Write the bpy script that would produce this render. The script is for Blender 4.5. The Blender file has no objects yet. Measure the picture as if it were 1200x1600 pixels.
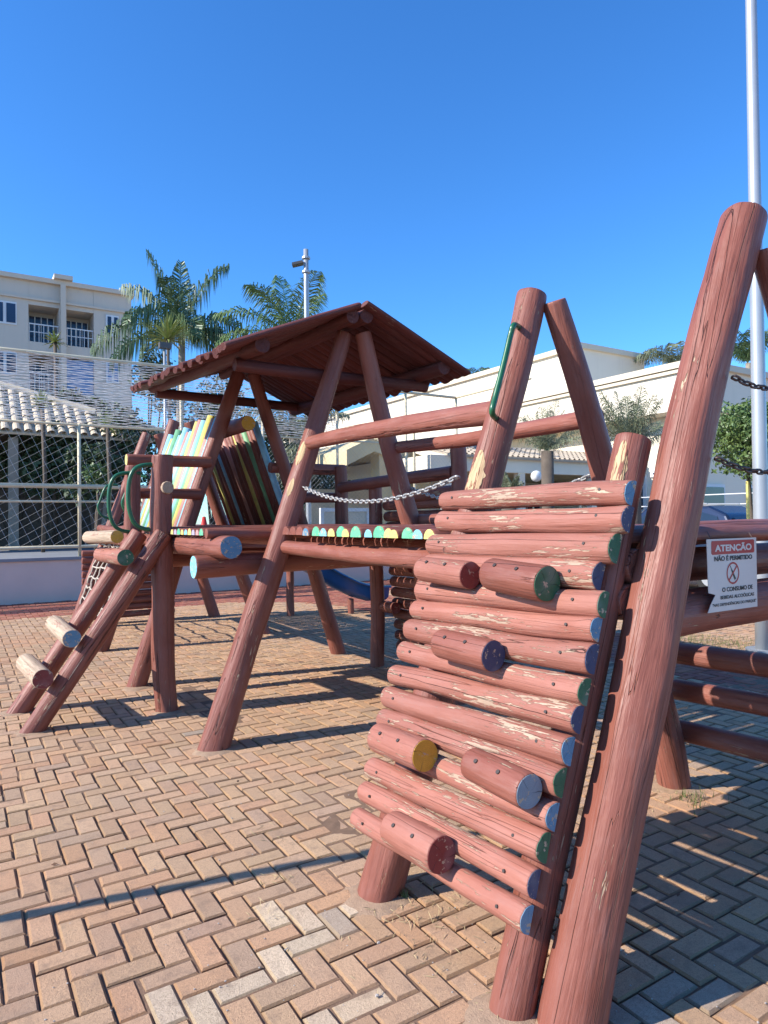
import bpy, bmesh, math, random
import numpy as np
from mathutils import Vector, Matrix, Quaternion, noise as mnoise
random.seed(7)
scene = bpy.context.scene
C = scene.collection
R = math.radians

# ------------------------------------------------------------------ camera, sky, sun, exposure
FPX, PITCH, ROLL, YAW = 1066.6, .0127, -.0122, -.5596
CAM = Vector((-1.4259, -2.3682, 1.5))
_cy, _sy, _cp, _sp = math.cos(YAW), math.sin(YAW), math.cos(PITCH), math.sin(PITCH)
FW = Vector((-_sy*_cp, _cy*_cp, _sp)); _r0 = Vector((_cy, _sy, 0)); _u0 = _r0.cross(FW)
RT = math.cos(ROLL)*_r0 + math.sin(ROLL)*_u0
UP = -math.sin(ROLL)*_r0 + math.cos(ROLL)*_u0
cd = bpy.data.cameras.new('camera'); cam = bpy.data.objects.new('camera', cd); C.objects.link(cam)
cd.sensor_fit = 'VERTICAL'; cd.sensor_height = 36; cd.lens = 36*FPX/1600
cd.clip_start = .05; cd.clip_end = 3000
m = Matrix((RT, UP, -FW)).transposed().to_4x4(); m.translation = CAM; cam.matrix_world = m
scene.camera = cam

SUN_EL, AZ = 33.0, -13.0          # light travels towards +X, a little towards -Y
w = bpy.data.worlds.new("World"); scene.world = w; w.use_nodes = True
nt = w.node_tree; bg = nt.nodes['Background']
sky = nt.nodes.new('ShaderNodeTexSky'); sky.sky_type = 'NISHITA'; sky.sun_disc = False
sky.sun_elevation = R(SUN_EL); sky.sun_rotation = R(-77)
sky.air_density = 1.0; sky.dust_density = .25; sky.ozone_density = 3.0; sky.altitude = 600
hs = nt.nodes.new('ShaderNodeHueSaturation'); hs.inputs['Saturation'].default_value = 1.18
tn = nt.nodes.new('ShaderNodeMix'); tn.data_type = 'RGBA'; tn.blend_type = 'MULTIPLY'; tn.inputs[0].default_value = 1; tn.inputs[7].default_value = (.60, .95, 1.24, 1)
nt.links.new(sky.outputs[0], hs.inputs['Color']); nt.links.new(hs.outputs[0], tn.inputs[6]); nt.links.new(tn.outputs[2], bg.inputs[0])
bg.inputs[1].default_value = .15
sd = bpy.data.lights.new('sun', 'SUN'); so = bpy.data.objects.new('sun', sd); C.objects.link(so)
sd.energy = 5.0; sd.angle = R(.5); sd.color = (1, .935, .845)
ld = Vector((math.cos(R(AZ))*math.cos(R(SUN_EL)), math.sin(R(AZ))*math.cos(R(SUN_EL)), -math.sin(R(SUN_EL))))
so.rotation_euler = ld.to_track_quat('-Z', 'Y').to_euler()
scene.view_settings.view_transform = 'Standard'; scene.view_settings.look = 'None'
scene.view_settings.gamma = 1; scene.view_settings.exposure = .66

# ------------------------------------------------------------------ places read off the photograph, as rays met with real planes
def ray(x, y): return FW + (x-600)/FPX*RT - (y-800)/FPX*UP
def on(ax, x, y, v):
    d = ray(x, y); return CAM + d*((v-CAM[ax])/d[ax])
def XP(x, y, v): return on(0, x, y, v)
def YP(x, y, v): return on(1, x, y, v)
def ZP(x, y, v=0): return on(2, x, y, v)
def DP(x, y, d): return CAM + ray(x, y)*d
def SP(x, y, t, k):                # the leaning plane X = t*Z + k
    d = ray(x, y); n = Vector((1, 0, -t)); return CAM + d*((k-n.dot(CAM))/n.dot(d))

# ------------------------------------------------------------------ objects
def tag(o, label=None, cat=None, group=None, kind=None):
    if label: o['label'] = label
    if cat: o['category'] = cat
    if group: o['group'] = group
    if kind: o['kind'] = kind
    return o
def thing(name, label, cat, loc=(0, 0, 0), group=None):
    o = bpy.data.objects.new(name, None); C.objects.link(o); o.location = loc; o.empty_display_size = .1
    return tag(o, label, cat, group)
def wloc(p):
    l = Vector((0, 0, 0))
    while p is not None: l = l + p.location; p = p.parent
    return l
def link(name, verts, faces, mat, parent=None, smooth=False, mw=None):
    me = bpy.data.meshes.new(name); me.from_pydata([tuple(v) for v in verts], [], faces)
    if mat: me.materials.append(mat)
    if smooth: me.polygons.foreach_set('use_smooth', [True]*len(me.polygons))
    me.update()
    o = bpy.data.objects.new(name, me); C.objects.link(o)
    mw = mw or Matrix.Identity(4)
    if parent:
        o.parent = parent
        pw = parent.get('_mw'); 
        inv = Matrix(MW[parent.name]).inverted() if parent.name in MW else Matrix.Translation(-wloc(parent))
        o.matrix_local = inv @ mw
    else: o.matrix_local = mw
    MW[o.name] = mw.copy()
    return o
MW = {}
class MB:
    def __init__(s): s.v = []; s.f = []
    def add(s, v, f):
        n = len(s.v); s.v += [Vector(p) for p in v]; s.f += [[i+n for i in q] for q in f]; return s
    def box(s, a, b, rot=None, ctr=None):
        x0, y0, z0 = a; x1, y1, z1 = b
        v = [(x0,y0,z0),(x1,y0,z0),(x1,y1,z0),(x0,y1,z0),(x0,y0,z1),(x1,y0,z1),(x1,y1,z1),(x0,y1,z1)]
        return s.add(v, [(0,3,2,1),(4,5,6,7),(0,1,5,4),(1,2,6,5),(2,3,7,6),(3,0,4,7)])
    def tube(s, pts, r, n=6, cap=True, r1=None):
        pts = [Vector(p) for p in pts]; k = len(pts); V = []; F = []
        t = (pts[1]-pts[0]).normalized(); a = t.orthogonal().normalized()
        for i, p in enumerate(pts):
            t = (pts[min(i+1, k-1)]-pts[max(i-1, 0)]).normalized()
            a = (a - t*a.dot(t)).normalized(); b = t.cross(a)
            rr = r if r1 is None else r+(r1-r)*i/(k-1)
            for j in range(n):
                q = 2*math.pi*j/n; V.append(p + a*rr*math.cos(q) + b*rr*math.sin(q))
        for i in range(k-1):
            for j in range(n):
                F.append((i*n+j, i*n+(j+1)%n, (i+1)*n+(j+1)%n, (i+1)*n+j))
        if cap: F.append(tuple(range(n))[::-1]); F.append(tuple((k-1)*n+j for j in range(n)))
        return s.add(V, F)
    def prism(s, poly, ax, a, b):      # polygon in the two other axes pushed along ax
        n = len(poly); V = []
        for c in (a, b):
            for p in poly:
                q = list(p); q.insert(ax, c); V.append(q)
        return s.add(V, [tuple(range(n))[::-1], tuple(range(n, 2*n))] + [(i, (i+1)%n, n+(i+1)%n, n+i) for i in range(n)])
    def sphere(s, c, r, n=10, m=6, sc=(1,1,1)):
        V = []; F = []
        for i in range(m+1):
            for j in range(n):
                th = math.pi*i/m; ph = 2*math.pi*j/n
                V.append(Vector(c)+Vector((r*sc[0]*math.sin(th)*math.cos(ph), r*sc[1]*math.sin(th)*math.sin(ph), r*sc[2]*math.cos(th))))
        for i in range(m):
            for j in range(n): F.append((i*n+j, i*n+n+j, i*n+n+(j+1)%n, i*n+(j+1)%n))
        return s.add(V, F)
    def build(s, name, mat, parent=None, smooth=False, mw=None): return link(name, s.v, s.f, mat, parent, smooth, mw)

# ------------------------------------------------------------------ materials
class NG:
    def __init__(s, name):
        s.m = bpy.data.materials.new(name); s.m.use_nodes = True; s.t = s.m.node_tree; s.b = s.t.nodes['Principled BSDF']
    def n(s, ty, **k):
        x = s.t.nodes.new('ShaderNode'+ty)
        for a, v in k.items(): setattr(x, a, v)
        return x
    def put(s, sock, v):
        if hasattr(v, 'links') or isinstance(v, bpy.types.NodeSocket): s.t.links.new(v, sock)
        elif v is not None:
            if sock.type == 'RGBA' and len(v) == 3: v = (*v, 1)
            sock.default_value = v
    def math(s, op, a, b=None, c=None, clamp=False):
        x = s.n('Math', operation=op, use_clamp=clamp); s.put(x.inputs[0], a)
        if b is not None: s.put(x.inputs[1], b)
        if c is not None: s.put(x.inputs[2], c)
        return x.outputs[0]
    def coord(s, kind='Object', scale=(1,1,1), rnd=False):
        tc = s.n('TexCoord'); out = tc.outputs[kind]
        if rnd:
            oi = s.n('ObjectInfo'); mu = s.math('MULTIPLY', oi.outputs['Random'], 37.0)
            va = s.n('VectorMath', operation='ADD'); s.t.links.new(out, va.inputs[0]); s.t.links.new(mu, va.inputs[1]); out = va.outputs[0]
        mp = s.n('Mapping'); s.t.links.new(out, mp.inputs[0]); mp.inputs['Scale'].default_value = scale
        return mp.outputs[0]
    def noise(s, vec, scale, detail=3, rough=.55, dist=0):
        x = s.n('TexNoise'); s.t.links.new(vec, x.inputs['Vector']); x.inputs['Scale'].default_value = scale
        x.inputs['Detail'].default_value = detail; x.inputs['Roughness'].default_value = rough; x.inputs['Distortion'].default_value = dist
        return x.outputs['Fac']
    def ramp(s, v, lo, hi, a=0., b=1.):
        x = s.n('MapRange', clamp=True); s.put(x.inputs[0], v); x.inputs[1].default_value = lo; x.inputs[2].default_value = hi
        x.inputs[3].default_value = a; x.inputs[4].default_value = b; return x.outputs[0]
    def mix(s, f, a, b, mode='MIX'):
        x = s.n('Mix', data_type='RGBA', blend_type=mode); s.put(x.inputs[0], f); s.put(x.inputs[6], a); s.put(x.inputs[7], b); return x.outputs[2]
    def bump(s, h, st=.5, d=.01, nrm=None):
        x = s.n('Bump'); x.inputs['Strength'].default_value = st; x.inputs['Distance'].default_value = d; s.put(x.inputs['Height'], h)
        if nrm is not None: s.put(x.inputs['Normal'], nrm)
        return x.outputs[0]
    def out(s, col=None, rough=None, nrm=None, metal=None, spec=None):
        for k, v in (('Base Color', col), ('Roughness', rough), ('Normal', nrm), ('Metallic', metal), ('Specular IOR Level', spec)):
            if v is not None: s.put(s.b.inputs[k], v)
        return s.m

def paint_log(name, c0, c1, wear, rough=.5, crackw=.010, wood=(.62, .45, .30)):
    g = NG(name)
    oi = g.n('ObjectInfo')
    v1 = g.coord(scale=(1, 1, .06), rnd=True); vc = g.coord(scale=(1, 1, .020), rnd=True); v4 = g.coord(scale=(1, 1, .12), rnd=True); v2 = g.coord(scale=(1, 1, .5), rnd=True); v3 = g.coord(scale=(1, 1, .22), rnd=True)
    tone = g.noise(v2, 7, 4, .6); col = g.mix(g.ramp(tone, .3, .7), c0, c1)
    col = g.mix(g.ramp(oi.outputs['Random'], 0, 1, 0, .45), col, tuple(c*.60 for c in c0))
    dust = g.noise(v3, 26, 4, .7); col = g.mix(g.ramp(dust, .52, .75, 0, .30), col, tuple(.6*c+.10 for c in c1))
    grain = g.noise(v1, 60, 3, .6)
    # long cracks along the grain
    cn = g.math('ADD', g.noise(vc, 9, 1.0, .5, .1), g.math('MULTIPLY', g.noise(v4, 60, 2), .03)); ca = g.math('ABSOLUTE', g.math('SUBTRACT', cn, .5))
    cgate = g.ramp(g.noise(v3, 2.6, 1), .42, .50)
    crack = g.math('MULTIPLY', g.ramp(ca, crackw*.35, crackw, 1, 0), cgate)
    # peeled paint: worn by islands stretched along the log
    isl = g.noise(v3, 9, 3, .6); fine = g.noise(v1, 48, 4, .7); fl = g.noise(v3, 55, 3, .6)
    fine2 = g.noise(v4, 130, 2, .6); s_ = g.math('ADD', g.math('ADD', g.math('MULTIPLY', isl, .44), g.math('MULTIPLY', fine, .24)), g.math('MULTIPLY', fine2, .32))
    th = .655 - wear*.19
    peel = g.ramp(s_, th, th+.022)
    wv = g.mix(g.ramp(fine, .35, .65), wood, tuple(c*.62 for c in wood))
    col = g.mix(peel, col, wv)
    col = g.mix(g.math('MULTIPLY', crack, .7), col, (.05, .02, .016))
    c2 = g.math('ABSOLUTE', g.math('SUBTRACT', g.noise(vc, 24, 1.5, .5, .1), .5)); crack2 = g.math('MULTIPLY', g.ramp(c2, crackw*.2, crackw*1.1, 1, 0), g.ramp(g.noise(v3, 6, 1), .44, .54))
    col = g.mix(g.math('MULTIPLY', crack2, .55), col, (.07, .03, .022)); strk = g.noise(v1, 34, 4, .7); col = g.mix(g.ramp(strk, .55, .72, 0, .22), col, tuple(.7*c+.09 for c in c1)); col = g.mix(g.ramp(strk, .30, .44, .40, 0), col, tuple(c*.6 for c in c0))
    crack = g.math('ADD', crack, g.math('MULTIPLY', crack2, .5))
    h = g.math('SUBTRACT', g.math('ADD', g.math('MULTIPLY', grain, .5), g.math('MULTIPLY', strk, .6)), g.math('MULTIPLY', crack, 1.6))
    h = g.math('SUBTRACT', h, g.math('MULTIPLY', peel, .45)); h = g.math('ADD', h, g.math('MULTIPLY', tone, .8))
    rg = g.math('ADD', g.math('MULTIPLY', peel, .35), g.ramp(dust, .3, .7, rough-.08, rough+.12))
    return g.out(col, rg, g.bump(h, .9, .008), spec=.3)

def end_paint(name, c, peel_amt=.0):
    g = NG(name); v = g.coord(rnd=True)
    sep = g.n('SeparateXYZ'); tc = g.n('TexCoord'); g.t.links.new(tc.outputs['Object'], sep.inputs[0])
    ang = g.math('ARCTAN2', sep.outputs[1], sep.outputs[0])
    nz = g.noise(v, 9, 2)
    a = g.math('ADD', g.math('MULTIPLY', ang, 1.15), g.math('MULTIPLY', nz, 2.2))
    cr = g.ramp(g.math('ABSOLUTE', g.math('SINE', g.math('MULTIPLY', a, 1.5))), .015, .06, 1, 0)
    cr = g.math('MULTIPLY', cr, g.ramp(g.noise(v, 14, 2), .38, .55))
    n2 = g.noise(v, 45, 4, .7)
    rad = g.math('SQRT', g.math('ADD', g.math('MULTIPLY', sep.outputs[0], sep.outputs[0]), g.math('MULTIPLY', sep.outputs[1], sep.outputs[1])))
    rings = g.math('SINE', g.math('MULTIPLY', g.math('ADD', rad, g.math('MULTIPLY', nz, .012)), 900.0))
    col = g.mix(g.ramp(n2, .3, .7, 0, .45), c, tuple(x*.62 for x in c)); col = g.mix(g.ramp(rings, .2, 1, 0, .22), col, tuple(x*.45 for x in c))
    col = g.mix(g.ramp(g.noise(v, 8, 2), .5, .7, 0, .5), col, tuple(.45*x+.16 for x in c))
    col = g.mix(g.ramp(g.noise(v, 30, 4, .7), .62-peel_amt, .65-peel_amt), col, (.42, .32, .22))
    col = g.mix(g.math('MULTIPLY', cr, .75), col, tuple(x*.12 for x in c))
    return g.out(col, .6, g.bump(g.math('SUBTRACT', n2, g.math('MULTIPLY', cr, 2)), .5, .004))

def plain(name, c, rough=.6, var=.25, scale=6, bump=.2, bscale=60, metal=0, c2=None, kind='Object', spec=None):
    g = NG(name); v = g.coord(kind)
    n1 = g.noise(v, scale, 4, .6); n2 = g.noise(v, bscale, 3, .6)
    col = g.mix(g.ramp(n1, .3, .7), c, c2 or tuple(x*(1-var) for x in c))
    col = g.mix(g.ramp(n2, .35, .65, 0, var*.6), col, tuple(x*.75 for x in c))
    return g.out(col, rough, g.bump(n2, bump, .004), metal, spec)

M = {}
M['paint'] = paint_log('red_paint', (.222, .070, .047), (.305, .112, .080), .26, .46, .0045)
M['paint_worn'] = paint_log('worn_red_paint', (.315, .115, .080), (.385, .160, .118), .53, .58, .004, (.58, .41, .29))
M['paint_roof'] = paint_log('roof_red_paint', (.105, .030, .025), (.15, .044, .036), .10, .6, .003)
M['weathered'] = paint_log('weathered_wood', (.40, .19, .13), (.46, .27, .19), 1.25, .75, .006, (.55, .41, .29))
M['beam_dark'] = M['paint']
ENDC = dict(blue=(.10, .24, .36), navy=(.04, .055, .12), green=(.025, .12, .055), lgreen=(.12, .50, .27), yellow=(.75, .62, .18),
            cyan=(.22, .60, .72), mustard=(.62, .34, .035), darkred=(.22, .035, .03), greyblue=(.20, .26, .31), red=(.26, .08, .06), wood=(.42, .30, .19),
            pink=(.55, .30, .28), lilac=(.42, .38, .50))
for k, c in ENDC.items(): M['e_'+k] = end_paint('end_'+k, c, .06 if k in ('blue', 'cyan') else .02)
SLAT = dict(blue=(.34, .66, .80), yellow=(.72, .62, .18), green=(.20, .46, .24), pink=(.60, .30, .24), pale=(.62, .72, .68))
for k, c in SLAT.items(): M['s_'+k] = plain('slat_'+k, c, .55, .25, 14, .4, 70)
M['green_steel'] = plain('green_steel', (.02, .13, .055), .32, .3, 12, .05)
M['chain'] = plain('galvanised_chain', (.50, .48, .45), .45, .3, 40, .2, 90, .6)
M['chain_dark'] = plain('rusty_chain', (.14, .10, .09), .55, .4, 40, .3, 90, .6)
M['bolt'] = plain('bolt_steel', (.05, .035, .03), .6, .3, 40)
M['wood_bare'] = plain('bare_wood', (.58, .40, .20), .8, .45, 30, .6, 120)
M['rope'] = plain('dusty_rope', (.55, .47, .38), .9, .3, 60, .5)
M['slide_blue'] = plain('blue_plastic', (.02, .10, .30), .35, .25, 5, .03)
M['slide_rim'] = plain('highlit_blue_plastic', (.35, .50, .20), .5, .5, 15, .05, c2=(.05, .18, .38))  # yellow-green highlight of the near rim, put into its colour

# ------------------------------------------------------------------ ground
def brick_mat(name):
    g = NG(name); a = g.n('Attribute', attribute_name='tone'); v = g.coord('Object')
    n1 = g.noise(v, 90, 5, .75); n2 = g.noise(v, 320, 3, .7); n3 = g.noise(v, .9, 4, .6); n4 = g.noise(v, 14, 4, .6)
    col = g.mix(g.ramp(n1, .45, .66, 0, .6), a.outputs['Color'], g.mix(.5, a.outputs['Color'], (.22, .145, .095)))
    col = g.mix(g.ramp(n2, .58, .75, 0, .4), col, (.66, .48, .32))
    col = g.mix(g.ramp(n2, .34, .46, .65, 0), col, (.16, .10, .07))
    col = g.mix(g.ramp(n3, .50, .70, 0, .40), col, (.52, .27, .15))
    col = g.mix(g.ramp(n4, .52, .72, 0, .45), col, (.24, .165, .12))
    h = g.math('ADD', g.math('MULTIPLY', n1, 1.2), g.math('MULTIPLY', n2, .9))
    return g.out(col, .93, g.bump(h, 1.0, .0035), spec=.15)
M['brick'] = brick_mat('concrete_paver')
M['joint'] = plain('joint_sand', (.24, .145, .09), .95, .4, 20, .8, 150)

UB = .0945
def pave():
    V = []; F = []; col = []
    ox, oy = -.737, -.272
    pale = [ZP(200+x/3.333, 1380+y/3.333) for x, y in ((160, 640), (400, 660), (600, 540), (800, 430), (975, 320), (760, 175), (935, 200), (1050, 700), (1190, 640), (1170, 150))]
    greyp = [ZP(x, y) for x, y in ((1000, 1560), (1055, 1535), (975, 1600), (60, 1170), (560, 1450), (1120, 1540), (300, 1145))]
    tones = [(.58, .37, .225), (.59, .375, .23), (.56, .365, .23), (.60, .395, .245), (.54, .36, .225), (.58, .345, .205), (.51, .345, .23)]
    reds = [(.36, .105, .075), (.40, .13, .09), (.33, .10, .08), (.42, .16, .11)]
    rng = random.Random(3)
    def isred(x, y):
        if x < 4.3 and y < 7.9: return False
        if y > 10.05 and x < 8: return True
        if 4.35 < x < 5.9 and y < 8.5: return True
        d = math.hypot(x-2.0, y-7.9)
        return x < 5.9 and x > 2.0 and y >= 7.9 and d > 2.35 
    for a in range(-190, 190):
        for b in range(-90, 90):
            cx, cy_ = a+2*b, -a+2*b
            for kind in (0, 1):
                if kind == 0: x0, y0, wx, wy = cx, cy_, 2, 1
                else: x0, y0, wx, wy = cx+2, cy_, 1, 2
                X0, Y0 = ox+x0*UB, oy+y0*UB
                mx, my = X0+wx*UB/2, Y0+wy*UB/2
                if not (-4.6 < mx < 9.4 and -3.4 < my < 12.35): continue
                if (Vector((mx, my, 0))-CAM).dot(FW) < .4: continue
                dist = math.hypot(mx-CAM.x, my-CAM.y)
                gp = rng.uniform(.003, .009); dz = rng.uniform(-.003, .003); tx = rng.uniform(-.004, .004)*2; ty = rng.uniform(-.004, .004)*2
                jx, jy = rng.uniform(-.002, .002), rng.uniform(-.002, .002); ra = rng.uniform(-.014, .014)
                hx, hy = wx*UB/2-gp/2, wy*UB/2-gp/2; c = rng.uniform(.006, .009)
                def P(x, y, z):
                    return (mx+jx+x-ra*y, my+jy+y+ra*x, z+dz+tx*x+ty*y)
                n = len(V)
                V += [P(-hx+c, -hy+c, 0), P(hx-c, -hy+c, 0), P(hx-c, hy-c, 0), P(-hx+c, hy-c, 0)]
                V += [P(-hx, -hy, -c*.8), P(hx, -hy, -c*.8), P(hx, hy, -c*.8), P(-hx, hy, -c*.8)]
                V += [P(-hx, -hy, -.025), P(hx, -hy, -.025), P(hx, hy, -.025), P(-hx, hy, -.025)]
                F.append((n, n+1, n+2, n+3))
                for i in range(4):
                    j = (i+1) % 4
                    F.append((n+4+i, n+4+j, n+j, n+i)); F.append((n+8+i, n+8+j, n+4+j, n+4+i))
                k = rng.choice(tones)
                if isred(mx, my): k = rng.choice(reds)
                for q in pale:
                    if abs(q.x-mx) < hx*.9 and abs(q.y-my) < hy*.9: k = (.72, .565, .39)
                for q in greyp:
                    if abs(q.x-mx) < hx and abs(q.y-my) < hy: k = (.47, .37, .28)
                s = rng.uniform(.88, 1.08); k = (k[0]*s, k[1]*s*rng.uniform(.985, 1.015), k[2]*s*rng.uniform(.97, 1.03), 1)
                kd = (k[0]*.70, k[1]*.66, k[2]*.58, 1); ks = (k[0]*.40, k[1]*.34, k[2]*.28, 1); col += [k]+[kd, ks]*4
    o = link('paving', V, F, M['brick']); tag(o, kind='structure')
    at = o.data.color_attributes.new('tone', 'FLOAT_COLOR', 'CORNER')
    arr = np.repeat(np.array(col, dtype=np.float32), 4, axis=0).ravel(); at.data.foreach_set('color', arr)
pave()
nx, ny = 300, 330; xs = np.linspace(-4.7, 9.5, nx); ys = np.linspace(-3.5, 12.4, ny); V = []
for y in ys:
    for x in xs:
        h = mnoise.noise(Vector((x*1.3, y*1.3, 4)))+.6*mnoise.noise(Vector((x*4.5, y*4.5, 9)))+.35*mnoise.noise(Vector((x*14, y*14, 1)))
        V.append((x, y, max(-.016, min(.0004, -.0085+.0105*h))))
tag(link('joint_sand', V, [(r_*nx+c_, r_*nx+c_+1, (r_+1)*nx+c_+1, (r_+1)*nx+c_) for r_ in range(ny-1) for c_ in range(nx-1)], M['joint'], None, True), kind='structure')

def far_ground_mat():
    g = NG('far_paving'); v = g.coord('Object')
    br = g.n('TexBrick'); g.t.links.new(v, br.inputs[0]); br.inputs['Color1'].default_value = (.42, .30, .22, 1); br.inputs['Color2'].default_value = (.34, .25, .19, 1)
    br.inputs['Mortar'].default_value = (.16, .11, .08, 1); br.inputs['Scale'].default_value = 1; br.inputs['Mortar Size'].default_value = .004
    br.inputs['Brick Width'].default_value = .19; br.inputs['Row Height'].default_value = .095
    n = g.noise(v, 3, 5, .6); col = g.mix(g.ramp(n, .4, .7, 0, .5), br.outputs[0], (.30, .22, .17))
    return g.out(col, .9, g.bump(g.noise(v, 200, 3), .4, .004))
S = 900
mb = MB(); mb.add([(-S, -S, -.03), (S, -S, -.03), (S, S, -.03), (-S, S, -.03)], [(0, 1, 2, 3)])
tag(mb.build('ground', far_ground_mat()), kind='structure')

# ------------------------------------------------------------------ log makers
ends = {}
def frame(p0, p1, upv=None):
    z = (p1-p0).normalized(); x = Vector(upv or (0, 0, 1)).cross(z)
    if x.length < .05: x = Vector((1, 0, 0))
    x.normalize(); y = z.cross(x)
    m = Matrix((x, y, z)).transposed().to_4x4(); m.translation = p0; return m
lcount = 0
def log(name, p0, p1, r0, r1=None, mat='paint', parent=None, bend=.014, n=24, rough=.075, e0=None, e1=None, half=None, label=None, lump=1.0, upv=None, squash=1.0):
    """Tapering, slightly crooked log as one mesh; e0/e1 paint its ends; half flattens its underside."""
    global lcount; lcount += 1
    p0, p1 = Vector(p0), Vector(p1); r1 = r0 if r1 is None else r1
    L = (p1-p0).length; mw = frame(p0, p1, upv); rng = random.Random(lcount*13+5)
    ph = rng.uniform(0, 6.28); ph2 = rng.uniform(0, 50); bd = bend*min(L, 2.5)
    nr = max(6, min(40, int(L/.055)))
    ts = [0, min(.006/L, .2), min(.018/L, .3)] + [i/nr for i in range(1, nr)] + [1-min(.018/L, .3), 1-min(.006/L, .2), 1]
    ts = sorted(set(round(t, 5) for t in ts)); V = []; F = []
    for t in ts:
        dend = min(t, 1-t)*L
        k = 1.0 if dend > .017 else (.955+.045*(dend/.017)**.5)
        cx = bd*math.sin(math.pi*t)*math.cos(ph)+bd*.35*math.sin(3.1*math.pi*t+ph)
        cy_ = bd*math.sin(math.pi*t)*math.sin(ph)
        rr = (r0+(r1-r0)*t)*k
        for j in range(n):
            a = 2*math.pi*j/n
            q = 1+rough*lump*(mnoise.noise(Vector((math.cos(a)*1.1, math.sin(a)*1.1, t*L*2.2+ph2)))*1.1+.35*mnoise.noise(Vector((math.cos(a)*3, math.sin(a)*3, t*L*5+ph2))))
            x, y = rr*q*math.cos(a), rr*q*math.sin(a)
            if half is not None and y < -half*rr: y = -half*rr
            V.append((x+cx, y*squash+cy_, t*L))
    k = len(ts)
    for i in range(k-1):
        for j in range(n): F.append((i*n+j, i*n+(j+1) % n, (i+1)*n+(j+1) % n, (i+1)*n+j))
    F.append(tuple(range(n))[::-1]); F.append(tuple((k-1)*n+j for j in range(n)))
    o = link(name, V, F, M[mat], parent, True, mw)
    for p in (o.data.polygons[-1], o.data.polygons[-2]): p.use_smooth = False
    if label: o['label'] = label
    for e, idx, off, s in ((e0, range(n), -.0022, -1), (e1, range((k-1)*n, k*n), .0022, 1)):
        if e:
            ring = [Vector(V[i]) for i in idx]; c = sum(ring, Vector())/n
            v = [((q-c)*.985 + Vector((0, 0, off))) for q in ring] + [((q-c)*.985) for q in ring]
            f = [tuple(range(n)) if s > 0 else tuple(range(n))[::-1]] + [((i+1) % n, i, n+i, n+(i+1) % n) for i in range(n)]
            link('painted_end', v, f, M['e_'+e], o, False, mw @ Matrix.Translation(c))
    return o
def bolts(parent, pts, nrm, r=.011):
    for p in pts:
        mb = MB(); p = Vector(p); nn = Vector(nrm).normalized(); mb.tube([p-nn*.01, p+nn*.0025], r, 10)
        mb.build('bolt', M['bolt'], parent)

# ------------------------------------------------------------------ the log playground
PG = thing('log_playground', 'red log climbing frame with roofed deck, climbing wall and chain rails on brick paving', 'playground', (0, 0, 0))
YF = [-1.0, 0.0, 2.1, 4.2, 6.3, 8.4]
# A-frames: front leg / back leg
a0, a1 = YP(898, 1600, -.925), YP(1158, 338, -.925); a0 = a0+(a0-a1)*((a0.z+.05)/(a1.z-a0.z))
LEGS = {}
def leg(key, p0, p1, r0, r1, **k): LEGS[key] = (log('leg', p0, p1, r0, r1, 'paint', PG, **k), Vector(p0), Vector(p1), r0, r1); return LEGS[key][0]
leg('A0f', a0, a1, .096, .078, bend=.010, n=36, rough=.11)
leg('A0b', (2.10, -.96, -.05), (1.14, -1.0, 2.50), .09, .07)
leg('A1f', (0, 0, -.05), (.905, .0, 2.565), .086, .071, bend=.016, n=36, rough=.11)
leg('A1b', (2.00, .05, -.05), YP(867, 470, -.09), .09, .056, bend=.014)
leg('A2f', (.005, 2.12, -.05), (1.04, 2.09, 2.90), .103, .060, bend=.010, n=32, rough=.10)
leg('A2b', (2.10, 2.10, -.05), (1.14, 2.0, 2.90), .098, .060)
leg('A3f', (-.03, 4.22, -.05), (.98, 4.2, 3.0), .088, .066)
leg('A3b', (2.25, 4.5, -.05), (1.11, 4.12, 3.0), .085, .062)
leg('A4f', (0, 6.3, -.05), (.93, 6.4, 2.80), .088, .07)
leg('A4b', (2.1, 6.3, -.05), (1.12, 6.4, 2.80), .088, .07)
leg('A5f', (0, 8.4, -.05), (1.05, 8.4, 2.88), .09, .07)
leg('A5b', (2.1, 8.4, -.05), (1.22, 8.4, 2.88), .09, .07)
R1 = leg('R', (0, -.77, -.05), (.615, -.79, 1.78), .072, .062, bend=.008, n=32, rough=.10)
# bare patches on the near leg of the roofed bay
# climbing wall
TP, KP = .35, -.085
LE = [((692,784),(989,770),.047,'blue'),((686,815),(985,812),.049,'navy'),((674,852),(966,857),.055,'green'),((668,882),(940,901),.052,'navy'),
      ((655,922),(947,945),.048,'green'),((647,951),(936,985),.046,'blue'),((639,982),(930,1031),.053,'navy'),((628,1016),(918,1082),.048,'green'),
      ((614,1052),(907,1126),.049,'navy'),((603,1087),(893,1173),.050,'blue'),((597,1121),(880,1223),.049,'green'),((592,1155),(868,1277),.047,'blue'),
      ((579,1198),(855,1324),.050,'green'),((567,1233),(839,1382),.046,'navy'),((556,1274),(828,1439),.045,'blue')]
for a, b, r, e in LE:
    A, B = SP(*a, TP, KP), SP(*b, TP, KP)
    A.y -= .02
    r *= .955; nn = Vector((-1, 0, TP)).normalized()
    o = log('climbing_log', B, A, r, r*.95, 'paint_worn', PG, .006, 32, .09, e0=e, half=.12, upv=nn)
    for k in (.10, .9):
        p = B.lerp(A, k) + nn*(r*1.0)
        bolts(o, [p], nn, .0055)
FH = [((662,889),(735,899),.066,'darkred'),((768,897),(855,912),.075,'green'),((690,1005),(771,1025),.068,'navy'),
      ((592,1152),(664,1181),.072,'mustard'),((738,1193),(827,1237),.066,'greyblue'),((614,1293),(690,1336),.075,'darkred')]
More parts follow.
